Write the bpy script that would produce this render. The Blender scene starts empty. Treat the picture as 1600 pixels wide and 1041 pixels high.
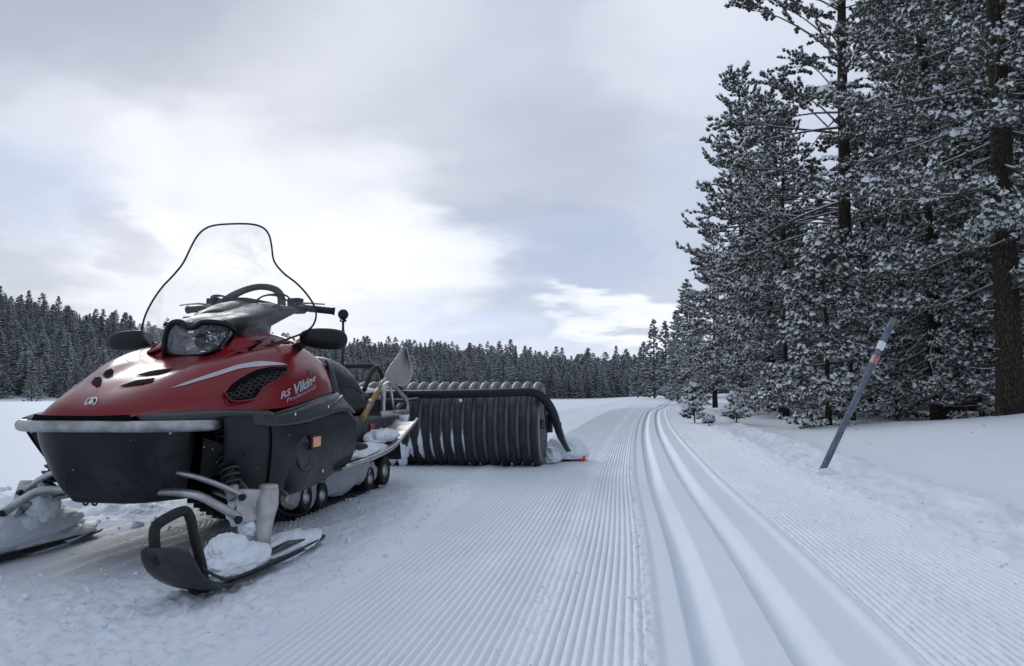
import bpy, bmesh, math, random
import numpy as np
from mathutils import Vector, Matrix

random.seed(7)
rng = np.random.default_rng(11)
R = math.radians
SC = bpy.context.scene
COL = SC.collection

# ---------------------------------------------------------------- camera
# world: +Y runs along the groomed trail, +X to its right, Z up, metres
cam_data = bpy.data.cameras.new('camera')
cam_data.lens = 28.0
cam_data.sensor_width = 36.0
cam_data.sensor_fit = 'HORIZONTAL'
cam_data.clip_start = 0.05
cam_data.clip_end = 3000
cam = bpy.data.objects.new('camera', cam_data)
cam.location = (0, 0, 0.68)
cam.rotation_euler = (R(90 + 4.11), 0, R(8.6))
COL.objects.link(cam)
SC.camera = cam

# ---------------------------------------------------------------- exposure
SC.view_settings.view_transform = 'Standard'
SC.view_settings.look = 'None'
SC.view_settings.exposure = 0.22
SC.view_settings.gamma = 1.0
SC.view_settings.use_curve_mapping = False
SC.cycles.max_bounces = 8
SC.cycles.transparent_max_bounces = 16
SC.cycles.use_denoising = True

# ---------------------------------------------------------------- sun behind thin cloud
SUN_EL, SUN_AZ = 21.0, -28.0          # degrees; azimuth from +Y, negative = left
sun_data = bpy.data.lights.new('sun', 'SUN')
sun_data.energy = 0.85
sun_data.specular_factor = 0.35
sun_data.angle = R(24)
sun_data.color = (1.0, 0.985, 0.965)
sun = bpy.data.objects.new('sun', sun_data)
sd = Vector((math.sin(R(SUN_AZ)) * math.cos(R(SUN_EL)), math.cos(R(SUN_AZ)) * math.cos(R(SUN_EL)), math.sin(R(SUN_EL))))
sun.rotation_euler = sd.to_track_quat('Z', 'Y').to_euler()
COL.objects.link(sun)

# ---------------------------------------------------------------- sky
class NT:
    def __init__(s, tree): s.t = tree; s.n = tree.nodes; s.l = tree.links
    def node(s, kind, **kw):
        n = s.n.new(kind)
        for k, v in kw.items(): setattr(n, k, v)
        return n
    def put(s, sock, v):
        if v is None: return
        if isinstance(v, bpy.types.NodeSocket): s.l.new(v, sock)
        else: sock.default_value = v
    def m(s, op, a, b=None, c=None, clamp=False):
        n = s.node('ShaderNodeMath', operation=op, use_clamp=clamp)
        s.put(n.inputs[0], a); s.put(n.inputs[1], b); s.put(n.inputs[2], c)
        return n.outputs[0]
    def rng(s, v, a, b, c=0., d=1., smooth=True):
        n = s.node('ShaderNodeMapRange', interpolation_type='SMOOTHSTEP' if smooth else 'LINEAR')
        for i, x in enumerate((v, a, b, c, d)): s.put(n.inputs[i], x)
        return n.outputs[0]
    def mix(s, f, a, b):
        n = s.node('ShaderNodeMix', data_type='RGBA')
        s.put(n.inputs[0], f)
        for i, x in ((6, a), (7, b)):
            s.put(n.inputs[i], x if isinstance(x, bpy.types.NodeSocket) else (*x[:3], 1))
        return n.outputs[2]
    def noise(s, vec, scale, detail=4., rough=.5, dist=0.):
        n = s.node('ShaderNodeTexNoise')
        if vec is not None: s.put(n.inputs['Vector'], vec)
        s.put(n.inputs['Scale'], scale); n.inputs['Detail'].default_value = detail
        n.inputs['Roughness'].default_value = rough; n.inputs['Distortion'].default_value = dist
        return n.outputs['Fac']
    def vscale(s, vec, sc, loc=(0, 0, 0), rot=(0, 0, 0)):
        n = s.node('ShaderNodeMapping'); s.put(n.inputs[0], vec)
        n.inputs['Scale'].default_value = sc; n.inputs['Location'].default_value = loc; n.inputs['Rotation'].default_value = rot
        return n.outputs[0]

world = bpy.data.worlds.new('World'); SC.world = world
world.use_nodes = True
W = NT(world.node_tree); W.n.clear()
co = W.node('ShaderNodeTexCoord').outputs['Generated']
sep = W.node('ShaderNodeSeparateXYZ'); W.l.new(co, sep.inputs[0])
zc = W.m('MAXIMUM', sep.outputs[2], 0.0)
el = W.m('MULTIPLY', W.m('ARCSINE', sep.outputs[2]), 57.2958)
az = W.m('MULTIPLY', W.m('ARCTAN2', sep.outputs[0], sep.outputs[1]), 57.2958)
# cloud deck: direction projected on a flat layer high above
inv = W.m('DIVIDE', 1.0, W.m('ADD', zc, 0.16))
cmb = W.node('ShaderNodeCombineXYZ')
W.l.new(W.m('MULTIPLY', sep.outputs[0], inv), cmb.inputs[0]); W.l.new(W.m('MULTIPLY', sep.outputs[1], inv), cmb.inputs[1])
deck = cmb.outputs[0]
warp = W.m('MULTIPLY', W.m('SUBTRACT', W.noise(deck, 1.1, 4, .55), 0.5), 26.0)
warp2 = W.m('MULTIPLY', W.m('SUBTRACT', W.noise(W.vscale(deck, (1, 1, 1), (7.3, 2.1, 0)), 1.6, 4, .55), 0.5), 13.0)
azw = W.m('ADD', az, warp); elw = W.m('ADD', el, warp2)
def spot(a0, e0, ra, re, rot=0., amp=1., hard=0.0):
    c, s_ = math.cos(R(rot)), math.sin(R(rot))
    da = W.m('SUBTRACT', azw, a0); de = W.m('SUBTRACT', elw, e0)
    x = W.m('ADD', W.m('MULTIPLY', da, c / ra), W.m('MULTIPLY', de, s_ / ra))
    y = W.m('ADD', W.m('MULTIPLY', da, -s_ / re), W.m('MULTIPLY', de, c / re))
    d2 = W.m('ADD', W.m('MULTIPLY', x, x), W.m('MULTIPLY', y, y))
    return W.m('MULTIPLY', W.rng(d2, hard, 1.0, 1.0, 0.0), amp)
SPOTS = [  # azimuth, elevation, radii, tilt, amount
    (-24, 12.5, 15, 8, -18, .42), (-31, 8, 13, 6, -10, .42), (-16.5, 8, 10, 6, 0, .30),
    (-1.0, 5.2, 6.0, 2.4, -4, .80), (-5, 10.5, 9, 4.0, -14, -.24), (-4, 18, 15, 7, 14, -.12),
    (-37, 25, 17, 7, 0, -.26), (-35.5, 10.2, 6, 2.6, -18, -.28), (8, 27, 12, 14, 0, .25), (-20, 2, 45, 4.0, 0, .30), (-15, 14, 60, 30, 0, .14), (-22, 25, 14, 6, 20, .14), (-38, 15, 8, 4, 0, .25),
]
BLUES = [(-4, 9.8, 10, 4.6, -8, .42), (-9, 3.6, 12, 3.0, 0, .40), (-43, 12, 8, 5, 0, .40), (8, 15, 9, 12, 0, .22), (-15, 5, 10, 3, 0, .25), (-20, 15, 60, 40, 0, .04)]

f = W.m('ADD', 0.47, W.m('MULTIPLY', W.m('SUBTRACT', W.noise(deck, 0.8, 4, .5, .4), 0.5), 0.38))
for sp in SPOTS: f = W.m('ADD', f, spot(*sp))
f = W.m('ADD', f, W.m('MULTIPLY', W.m('SUBTRACT', W.noise(W.vscale(deck, (1, 1.6, 1)), 2.6, 5, .55, .3), 0.5), 0.11))
f = W.m('MINIMUM', W.m('MAXIMUM', f, 0.0), 1.3)
ramp = W.node('ShaderNodeValToRGB'); W.l.new(W.m('DIVIDE', f, 1.3), ramp.inputs[0])
els = ramp.color_ramp.elements
els[0].position, els[0].color = 0.0, (0.25, 0.31, 0.43, 1)
els[1].position, els[1].color = 1.0, (.90, .92, .955, 1)
for p_, c_ in ((0.25, (0.375, 0.42, 0.52)), (0.5, (0.56, 0.605, 0.70)), (0.75, (0.76, 0.80, 0.885))):
    e_ = els.new(p_); e_.color = (*c_, 1)
blue = 0.0
for sp in BLUES: blue = W.m('ADD', blue, spot(*sp))
blue = W.m('MINIMUM', W.m('MAXIMUM', blue, 0.0), 1.0)
ccol = W.mix(blue, ramp.outputs[0], (0.48, 0.585, 0.82))
sky = W.node('ShaderNodeTexSky', sky_type='NISHITA')
sky.sun_disc = False; sky.sun_elevation = R(SUN_EL); sky.sun_rotation = R(SUN_AZ)
bg1 = W.node('ShaderNodeBackground'); W.l.new(sky.outputs[0], bg1.inputs[0]); bg1.inputs[1].default_value = 0.05
bg2 = W.node('ShaderNodeBackground'); W.l.new(ccol, bg2.inputs[0]); bg2.inputs[1].default_value = 1.0
mx = W.node('ShaderNodeMixShader'); mx.inputs[0].default_value = 0.93
W.l.new(bg1.outputs[0], mx.inputs[1]); W.l.new(bg2.outputs[0], mx.inputs[2])
wo = W.node('ShaderNodeOutputWorld'); W.l.new(mx.outputs[0], wo.inputs[0])

# ---------------------------------------------------------------- helpers
def smooth01(x): x = np.clip(x, 0, 1); return x * x * (3 - 2 * x)
def sst(a, b, x): return smooth01((x - a) / (b - a))
_P = np.random.default_rng(5).permutation(4096)
_G = np.random.default_rng(6).uniform(0, 2 * np.pi, 4096)
def pnoise(x, y, seed=0):
    x = np.asarray(x, float); y = np.asarray(y, float)
    xi = np.floor(x).astype(np.int64); yi = np.floor(y).astype(np.int64)
    xf = x - xi; yf = y - yi
    u = xf * xf * xf * (xf * (xf * 6 - 15) + 10); v = yf * yf * yf * (yf * (yf * 6 - 15) + 10)
    def g(i, j, a, b):
        h = _G[_P[(_P[(i + seed * 131) & 4095] + j) & 4095]]
        return np.cos(h) * a + np.sin(h) * b
    n00 = g(xi, yi, xf, yf); n10 = g(xi + 1, yi, xf - 1, yf)
    n01 = g(xi, yi + 1, xf, yf - 1); n11 = g(xi + 1, yi + 1, xf - 1, yf - 1)
    return (n00 * (1 - u) + n10 * u) * (1 - v) + (n01 * (1 - u) + n11 * u) * v
def fbm(x, y, oct=4, seed=0, gain=.5):
    s = 0; a = 1.
    for o in range(oct):
        s = s + a * pnoise(x * 2 ** o, y * 2 ** o, seed + o); a *= gain
    return s

def tag(o, label=None, cat=None, group=None, kind=None):
    if label: o['label'] = label
    if cat: o['category'] = cat
    if group: o['group'] = group
    if kind: o['kind'] = kind
    return o
def link(o, parent=None):
    COL.objects.link(o)
    if parent is not None: o.parent = parent
    return o
def empty(name, loc=(0, 0, 0), rz=0.):
    o = bpy.data.objects.new(name, None); o.location = loc; o.rotation_euler = (0, 0, rz)
    o.empty_display_size = .1
    return link(o)
def mesh_np(name, V, F, mats, midx=None, smooth=True, parent=None, do_link=True):
    """F: (n,3) or (n,4) int array"""
    me = bpy.data.meshes.new(name)
    F = np.asarray(F); k = F.shape[1]
    me.vertices.add(len(V)); me.vertices.foreach_set('co', np.asarray(V, np.float32).ravel())
    me.loops.add(F.size); me.loops.foreach_set('vertex_index', F.astype(np.int32).ravel())
    me.polygons.add(len(F)); me.polygons.foreach_set('loop_start', np.arange(0, F.size, k, dtype=np.int32))
    me.polygons.foreach_set('loop_total', np.full(len(F), k, np.int32))
    if smooth is not False:
        sm = np.ones(len(F), bool) if smooth is True else smooth
        me.polygons.foreach_set('use_smooth', sm)
    for m_ in mats: me.materials.append(m_)
    if midx is not None: me.polygons.foreach_set('material_index', np.asarray(midx, np.int32))
    me.update(calc_edges=True)
    if not do_link: return me
    return link(bpy.data.objects.new(name, me), parent)

# ---------------------------------------------------------------- materials
def material(name):
    m_ = bpy.data.materials.new(name); m_.use_nodes = True
    N = NT(m_.node_tree); b = N.n['Principled BSDF']
    return m_, N, b
def bump(N, b, h, strength=.3, dist=.01):
    bn = N.node('ShaderNodeBump'); bn.inputs['Strength'].default_value = strength; bn.inputs['Distance'].default_value = dist
    N.l.new(h, bn.inputs['Height']); N.l.new(bn.outputs[0], b.inputs['Normal'])
def simple(name, col, rough=.5, metal=0., var=.15, scale=12., bmp=.0, bscale=60., spec=.5, coat=0.):
    m_, N, b = material(name)
    oc = N.node('ShaderNodeTexCoord').outputs['Object']
    n = N.noise(oc, scale, 5, .6)
    N.put(b.inputs['Base Color'], N.mix(N.rng(n, .3, .7), [c * (1 - var) for c in col], [min(1, c * (1 + var)) for c in col]))
    N.put(b.inputs['Roughness'], N.rng(N.noise(oc, scale * 2.3, 4, .6), .3, .7, max(.02, rough - .07), min(1, rough + .08)))
    b.inputs['Metallic'].default_value = metal
    b.inputs['Specular IOR Level'].default_value = spec
    b.inputs['Coat Weight'].default_value = coat; b.inputs['Coat Roughness'].default_value = .06
    if bmp: bump(N, b, N.noise(oc, bscale, 4, .6), bmp, .004)
    return m_
def snow_material(name, bscale=90., bs=.35, dist=.006, col=(.78, .84, .91)):
    m_, N, b = material(name)
    oc = N.node('ShaderNodeTexCoord').outputs['Object']
    n = N.noise(oc, 3.1, 4, .55)
    N.put(b.inputs['Base Color'], N.mix(N.rng(n, .3, .7), [c * .975 for c in col], col))
    b.inputs['Roughness'].default_value = .62
    b.inputs['Specular IOR Level'].default_value = .25
    h = N.m('ADD', N.noise(oc, bscale, 3, .6), N.m('MULTIPLY', N.noise(oc, bscale * .22, 3, .5), 1.6))
    bump(N, b, h, bs, dist)
    return m_
M = {}
M['snow'] = snow_material('snow')
M['snow_pack'] = snow_material('packed_snow', 60, .5, .01)

def snowy(name, base, base2, lo=.25, hi=.6, scale=9., nscale=6., snow=(.74, .78, .84), rough=.75, amt=1.):
    """bark, needles: their own colour with snow lying on whatever faces up"""
    m_, N, b = material(name)
    tc = N.node('ShaderNodeTexCoord'); oc = tc.outputs['Object']
    nz = N.node('ShaderNodeSeparateXYZ'); geo = N.node('ShaderNodeNewGeometry'); N.l.new(geo.outputs['Normal'], nz.inputs[0])
    n = N.noise(oc, nscale, 4, .6)
    base_c = N.mix(N.rng(N.noise(oc, scale, 4, .6), .3, .7), base, base2)
    k = N.m('ADD', nz.outputs[2], N.m('MULTIPLY', N.m('SUBTRACT', n, .5), 1.1))
    k = N.m('MULTIPLY', N.rng(k, lo, hi), amt)
    N.put(b.inputs['Base Color'], N.mix(k, base_c, snow))
    b.inputs['Roughness'].default_value = rough; b.inputs['Specular IOR Level'].default_value = .2
    return m_
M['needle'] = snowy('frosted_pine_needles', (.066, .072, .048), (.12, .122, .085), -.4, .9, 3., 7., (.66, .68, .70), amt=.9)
M['needle_shade'] = simple('shaded_pine_needles', (.055, .058, .045), .8, var=.3, scale=3., spec=.2)  # tuft cores: shade among the needles put into a darker colour
def bark_material():
    m_, N, b = material('pine_bark')
    oc = N.node('ShaderNodeTexCoord').outputs['Object']
    v = N.node('ShaderNodeTexVoronoi', feature='DISTANCE_TO_EDGE'); v.inputs['Scale'].default_value = 26
    N.l.new(N.vscale(oc, (1.6, 1.6, .38)), v.inputs['Vector'])
    n = N.noise(N.vscale(oc, (1, 1, .35)), 9, 6, .65); n2 = N.noise(oc, 1.3, 3, .5)
    c = N.mix(N.rng(v.outputs[0], .02, .16), (.022, .018, .015), N.mix(N.rng(n, .3, .7), (.042, .033, .027), (.095, .070, .053)))
    c = N.mix(N.m('MULTIPLY', N.rng(n2, .4, .7), .45), c, (.05, .05, .052))
    N.put(b.inputs['Base Color'], N.mix(N.rng(N.noise(oc, 38, 3, .6), .70, .76), c, (.55, .58, .62)))
    b.inputs['Roughness'].default_value = .9; b.inputs['Specular IOR Level'].default_value = .15
    bump(N, b, N.m('ADD', N.rng(v.outputs[0], 0, .2), N.m('MULTIPLY', n, .5)), .9, .02); return m_
M['bark'] = bark_material()
M['limb'] = snowy('pine_limb', (.06, .048, .042), (.11, .09, .075), .25, .6, 20., 5.)
M['tuft_snow'] = simple('snow_on_needles', (.74, .77, .81), .7, var=.06, scale=8., spec=.2)
M['far_foliage'] = snowy('frosted_conifer_foliage', (.070, .080, .066), (.11, .12, .105), -.35, .75, 2.2, 3.5, (.50, .54, .60), amt=.95)

# ================================================================ terrain
def bend(w):
    w = np.asarray(w, float)
    b = -0.05 * sst(3., 7., w) + 0.00125 * np.clip(w - 8, 0, 70) ** 2
    return b + np.clip(w - 78, 0, None) * .17
def terrain(x, y):
    """large shapes only: meadow, bank on the right, wooded hill"""
    x = np.asarray(x, float); y = np.asarray(y, float)
    v = x - bend(np.clip(y, 0, 200))
    d = np.hypot(x, y); a = np.degrees(np.arctan2(x, np.maximum(y, 1e-3)))
    z = -0.50 * sst(45, 105, d) * sst(8, -6, a)
    z = z + .07 * np.exp(-((y - 25) / 5.) ** 2) * sst(-4, 0, v) - .05 * np.exp(-((y - 36) / 6.) ** 2)
    z = z + .25 * sst(40, 80, y) * sst(-3, 3, a)
    # bank right of the trail
    z = z + .16 * sst(1.9, 4.2, v) + .55 * np.exp(-(((x - 7.6) / 3.1) ** 2 + ((y - 10.2) / 3.0) ** 2))
    z = z - .22 * sst(14, 17, y) * sst(24, 17, y) * sst(3, 6, v)
    z = z + 1.1 * sst(18, 45, d) * sst(3.5, 12, v)
    z = z + .05 * fbm(x * .11, y * .11, 3, 3) * sst(2.0, 5, np.abs(v))
    # wooded hill across the meadow
    hill = np.interp(a, [-90, -60, -45, -41, -33, -27, -20, -16, -12, -7, -4, 0, 8, 20, 60, 90], [22, 22, 17, 15.0, 10.4, 8.6, 7.4, 7.2, 6.0, 5.1, 3.8, 2.7, 2.5, 3, 8, 10])
    z = z + hill * sst(98, 190, d) + 1.0 * fbm(x * .014, y * .012, 3, 8) * sst(110, 220, d)
    return z
PER = 0.0262
def detail(x, y, v):
    w = y
    near = sst(50, 9, w)
    z = np.zeros_like(v)
    # --- corduroy of the main lane
    wob = v + .0035 * pnoise(w * 1.3, v * 2, 21) + .0015 * pnoise(w * 6, v * 7, 22)
    ph = np.mod(wob / PER, 1.0)
    tri = np.where(ph < .58, .86 + .14 * np.sin(np.pi * ph / .58), .86 * np.abs(1 - (ph - .58) / .21) ** 1.2)
    edgeL = -0.985 - .05 * sst(3, 6, w) + .03 * pnoise(w * .9, 3.3, 30)
    mL = sst(edgeL - .02, edgeL + .03, v) * sst(.045, .0, v + .02 * pnoise(w * 3, 0 * w, 31))
    mR = sst(.70, .735, v) * sst(1.44, 1.33, v + .09 * pnoise(w * .6, 0 * w + 5, 32))
    lane = (mL + mR)
    amp = .0145 * (1 + .35 * pnoise(v * 9, w * .8, 33))
    worn = np.exp(-((v + .285 + .02 * pnoise(w * .9, w * 0, 34)) / .05) ** 2) * (.55 + .45 * sst(-.2, .3, pnoise(w * 1.4, v * 0 + 9, 35)))
    wornR = np.exp(-((v - .80) / .05) ** 2) * .7 * sst(-.1, .3, pnoise(w * 1.8, v * 0 + 2, 36))
    z += lane * near * amp * (tri - .5) * (1 - .75 * np.clip(worn + wornR, 0, 1))
    cr = fbm(x * 46, y * 30, 3, 40)
    z += near * .006 * cr * (worn + wornR) * sst(30, 8, w)
    z += near * mR * .0055 * (sst(.12, .5, pnoise(x * 34, y * 22, 41))) * sst(25, 6, w)
    z += near * mL * .0028 * (sst(.25, .6, pnoise(x * 40, y * 26, 42))) * sst(25, 6, w)
    # --- right edge of the main lane: crumbled strip
    crb = sst(-.035, .0, v) * sst(.075, .04, v + .012 * pnoise(w * 5, v * 0, 43))
    z += crb * near * (.006 + .008 * fbm(x * 40, y * 14, 3, 44))
    # --- classic ski tracks: two troughs pressed into a smooth pan
    pan = sst(.05, .085, v) * sst(.70, .655, v)
    z -= .012 * pan
    for c0 in (.150, .397):
        c = c0 + .004 * pnoise(w * .35, w * 0 + c0 * 10, 45)
        g = sst(c - .002, c + .014, v) * (1 - sst(c + .050, c + .128, v))
        z -= .055 * g
    # soft lip right of the tracks
    z += .010 * np.exp(-((v - .68) / .022) ** 2) * (1 + .5 * pnoise(w * 4, v * 8, 46))
    # --- berm right of the right corduroy
    b1 = sst(1.34, 1.5, v) * sst(2.5, 1.75, v)
    z += b1 * (.030 + .026 * fbm(x * 4.5, y * 2.6, 5, 50, .6) + .012 * fbm(x * 17, y * 11, 3, 51)) * sst(45, 12, w)
    ridge = np.exp(-((v - 1.95 - .12 * pnoise(w * .8, w * 0, 52)) / .16) ** 2)
    z += ridge * (.035 + .035 * pnoise(x * 5, y * 2.2, 53)) * sst(40, 10, w)
    # --- loose snow thrown between the lane and the machine
    loose = sst(-1.0, -1.06, v) * sst(-2.05, -1.5, v)
    lz = sst(6.6, 5.6, w)
    z += loose * lz * (.004 + .010 * fbm(x * 7, y * 5, 4, 60, .6) + .0055 * fbm(x * 30, y * 26, 3, 61))
    rough = sst(-.98, -1.1, v) * sst(-2.6, -1.5, v) * sst(3.0, 2.3, w)
    lump = np.clip(fbm(x * 17, y * 15, 4, 62, .62), -.2, 1)
    z += rough * (.026 * lump + .011 * sst(.1, .5, pnoise(x * 36, y * 34, 63)))
    # machine's own belt trail and the far side shoulder
    z += .014 * np.exp(-((v + 1.22) / .07) ** 2) * sst(3.6, 5, w) * sst(9, 6.7, w) * (1 + fbm(x * 9, y * 4, 3, 64))
    belt = np.exp(-((v + 1.95) / .27) ** 6) * sst(3.4, 3.8, w) * sst(60, 20, w)
    z -= belt * .012 * (.6 + .4 * np.sign(np.sin(w * 2 * np.pi / .064)))
    # older finer corduroy under the skis
    ph2 = np.mod((v + .003 * pnoise(w * 2, v * 5, 65)) / .024, 1.)
    old = sst(-1.42, -1.75, v) * sst(-2.75, -2.55, v) * sst(14, 7, w)
    z += old * .0125 * (.5 - .5 * np.cos(ph2 * 2 * np.pi)) * (1 - .7 * rough)
    z += old * .0015 * fbm(x * 60, y * 12, 2, 66)
    # thrown heap on the far side of the machine
    hp = sst(-2.45, -2.75, v) * sst(-4.3, -3.4, v) * sst(3.5, 4.1, w) * sst(7.2, 5.2, w)
    z += hp * (.05 + .10 * np.clip(fbm(x * 2.6, y * 2.4, 5, 67, .6), -.3, 1) + .02 * fbm(x * 12, y * 12, 3, 68))
    hp2 = np.exp(-(((v + 2.35) / .35) ** 2 + ((w - 4.7) / .5) ** 2))
    z += hp2 * (.03 + .05 * np.clip(fbm(x * 5, y * 5, 4, 69), -.2, 1))
    # wind texture on the open snow
    z += .012 * fbm(x * .7, y * .55, 4, 70) * sst(2.0, 3.2, np.abs(v + .3))
    z += .035 * sst(-3.5, -5, v) * sst(20, 26, w) * np.exp(-((w - 33) / 2.5) ** 2)
    z += .05 * np.exp(-((v + 2.6) / .5) ** 2) * sst(12, 18, w) * sst(60, 35, w)
    return z
def ground_z(x, y):
    x = np.asarray(x, float); y = np.asarray(y, float); s = x.shape
    x = np.atleast_1d(x); y = np.atleast_1d(y)
    return (terrain(x, y) + detail(x, y, x - bend(y))).reshape(s)

def build_ground():
    vf = np.arange(-1.12, 1.5, .0052)
    vl = np.arange(-2.8, -1.12, .0085)
    vll = np.arange(-4.6, -2.8, .03)
    vr = np.arange(1.5, 3.0, .02)
    out = [3.0]; s_ = .035
    while out[-1] < 900: out.append(out[-1] + s_); s_ *= 1.11
    outl = [-4.6]; s_ = .05
    while outl[-1] > -900: outl.append(outl[-1] - s_); s_ *= 1.11
    vs = np.concatenate([np.array(outl[::-1][:-1]), vll, vl, vf, vr, np.array(out)])
    ws = [-60., -30, -15, -8, -4, -2, -.5, .4, .9, 1.3, 1.6]; st = .014
    while ws[-1] < 900:
        ws.append(ws[-1] + st)
        st = max(.014, ws[-1] * (.0075 if ws[-1] < 14 else .02 if ws[-1] < 60 else .045))
    ws = np.array(ws)
    V_, W_ = np.meshgrid(vs, ws)
    X = V_ + bend(W_); Y = W_.copy()
    Z = terrain(X, Y) + detail(X, Y, V_)
    nr, nc = X.shape
    co_ = np.stack([X, Y, Z], -1).reshape(-1, 3)
    i = np.arange(nr * nc).reshape(nr, nc)
    F = np.stack([i[:-1, :-1], i[:-1, 1:], i[1:, 1:], i[1:, :-1]], -1).reshape(-1, 4)
    o = mesh_np('snow_ground', co_, F, [M['snow']])
    tag(o, 'blue-white snow with a groomed corduroy ski trail and twin classic tracks', kind='structure')
    print('ground quads', len(F))
build_ground()

# ================================================================ trees
def rot_batch(z_ax, spin):
    """rotation matrices (n,3,3) whose z column is z_ax"""
    z_ax = z_ax / np.linalg.norm(z_ax, axis=1, keepdims=True)
    ref = np.where(np.abs(z_ax[:, 2:3]) > .9, np.array([[1., 0, 0]]), np.array([[0., 0, 1]]))
    x = np.cross(ref, z_ax); x /= np.linalg.norm(x, axis=1, keepdims=True)
    y = np.cross(z_ax, x)
    c, s = np.cos(spin)[:, None], np.sin(spin)[:, None]
    return np.stack([x * c + y * s, -x * s + y * c, z_ax], -1)
def stamp(tv, tf, pos, rot, scale):
    V = np.einsum('nij,nkj->nki', rot, tv[None] * scale[:, None]) + pos[:, None]
    n, k = len(pos), len(tv)
    F = tf[None] + (np.arange(n) * k)[:, None, None]
    return V.reshape(-1, 3), F.reshape(-1, tf.shape[1])
class Acc:
    def __init__(s): s.V = []; s.F = []; s.M = []; s.n = 0
    def add(s, V, F, m):
        s.V.append(V); s.F.append(F + s.n); s.M.append(np.full(len(F), m)); s.n += len(V)
    def get(s): return np.concatenate(s.V), np.concatenate(s.F), np.concatenate(s.M)
def tube_tris(pts, rad, k=5):
    pts = np.asarray(pts, float); n = len(pts)
    t = np.gradient(pts, axis=0); Rm = rot_batch(t, np.zeros(n))
    a = np.arange(k) / k * 2 * np.pi
    ring = np.stack([np.cos(a), np.sin(a), 0 * a], -1)
    V = (np.einsum('nij,kj->nki', Rm, ring) * np.asarray(rad)[:, None, None] + pts[:, None]).reshape(-1, 3)
    i = np.arange(n * k).reshape(n, k); j = np.roll(i, -1, 1)
    q = np.stack([i[:-1], j[:-1], j[1:], i[1:]], -1).reshape(-1, 4)
    return V, np.concatenate([q[:, [0, 1, 2]], q[:, [0, 2, 3]]])
def octa(r=(1, 1, 1), jit=0., g=None):
    v = np.array([(1, 0, 0), (0, 1, 0), (-1, 0, 0), (0, -1, 0), (0, 0, 1), (0, 0, -1)], float)
    if g is not None: v = v * (1 + g.uniform(-jit, jit, (6, 1)))
    f = np.array([(0, 1, 4), (1, 2, 4), (2, 3, 4), (3, 0, 4), (1, 0, 5), (2, 1, 5), (3, 2, 5), (0, 3, 5)])
    return v * np.array(r), f
def needle_tuft(g, n=17):
    """bottle-brush of needles along +z, unit length"""
    V = []; F = []
    for i in range(n):
        b = g.uniform(-.35, .45); a = g.uniform(0, 2 * np.pi); tl = g.uniform(.42, .85)
        el_ = g.uniform(.3, .95)
        d = np.array([np.cos(a) * np.sin(el_ * 1.4), np.sin(a) * np.sin(el_ * 1.4), np.cos(el_ * 1.4)])
        s = np.cross(d, g.normal(size=3)); s /= np.linalg.norm(s)
        o_ = np.array([0, 0, b]); w_ = g.uniform(.07, .13)
        k = len(V); V += [o_ - s * w_, o_ + s * w_, o_ + d * tl]; F.append((k, k + 1, k + 2))
    return np.array(V), np.array(F)
def snow_cap(g):
    """lumpy dome, flat below"""
    V = [(0, 0, .42 + g.uniform(-.05, .1))]; F = []
    k = 5
    for ring, (r_, z_) in enumerate(((.45, .28), (.62, .0))):
        for i in range(k):
            a = (i + .5 * ring) / k * 2 * np.pi; q = 1 + g.uniform(-.22, .22)
            V.append((np.cos(a) * r_ * q, np.sin(a) * r_ * q, z_ + g.uniform(-.06, .06)))
    for i in range(k):
        j = (i + 1) % k
        F.append((0, 1 + i, 1 + j)); F += [(1 + i, 1 + k + i, 1 + j), (1 + j, 1 + k + i, 1 + k + j)]
    return np.array(V), np.array(F)
TG = np.random.default_rng(3)
TUFTS = [needle_tuft(TG) for _ in range(5)]
CAPS = [snow_cap(TG) for _ in range(5)]
WISPS = [needle_tuft(TG, 8) for _ in range(5)]

def crown_from_tufts(name, P, D, S, snow, g):
    """P tuft centres, D directions, S sizes, snow 0..1 chance/size of cap"""
    A = Acc(); n = len(P)
    which = g.integers(0, 5, n); spin = g.uniform(0, 2 * np.pi, n)
    Rm = rot_batch(D, spin)
    for k in range(5):
        s = which == k
        if s.any():
            V, F = stamp(*TUFTS[k], P[s], Rm[s], np.repeat(S[s][:, None], 3, 1)); A.add(V, F, 0)
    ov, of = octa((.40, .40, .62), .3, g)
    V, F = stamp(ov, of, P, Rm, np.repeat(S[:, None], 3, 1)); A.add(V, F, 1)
    c = g.uniform(0, 1, n) < snow * .85; wz = g.uniform(0, 1, n) < snow
    up = np.array([0, 0, 1.]) * .95 + D * np.array([.8, .8, .1]) * .6 + g.normal(0, .28, (n, 3))
    Ru = rot_batch(up, spin)
    q = g.uniform(.75, 1.3, n)
    for k in range(5):
        s = c & (which == k)
        if s.any():
            sc_ = np.stack([S[s] * q[s] * .80, S[s] * q[s] * .66, S[s] * q[s] * .95], -1)
            V, F = stamp(*CAPS[k], P[s] + np.array([0, 0, 1]) * S[s][:, None] * .14, Ru[s], sc_); A.add(V, F, 2)
        s = wz & (which == k)
        if s.any(): V, F = stamp(*WISPS[k], P[s] + np.array([0, 0, 1]) * S[s][:, None] * .12, Ru[s], np.repeat(S[s][:, None] * .95, 3, 1)); A.add(V, F, 2)
    V, F, m = A.get()
    return mesh_np(name, V, F, [M['needle'], M['needle_shade'], M['tuft_snow']], m, smooth=(m == 2), do_link=False)

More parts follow.
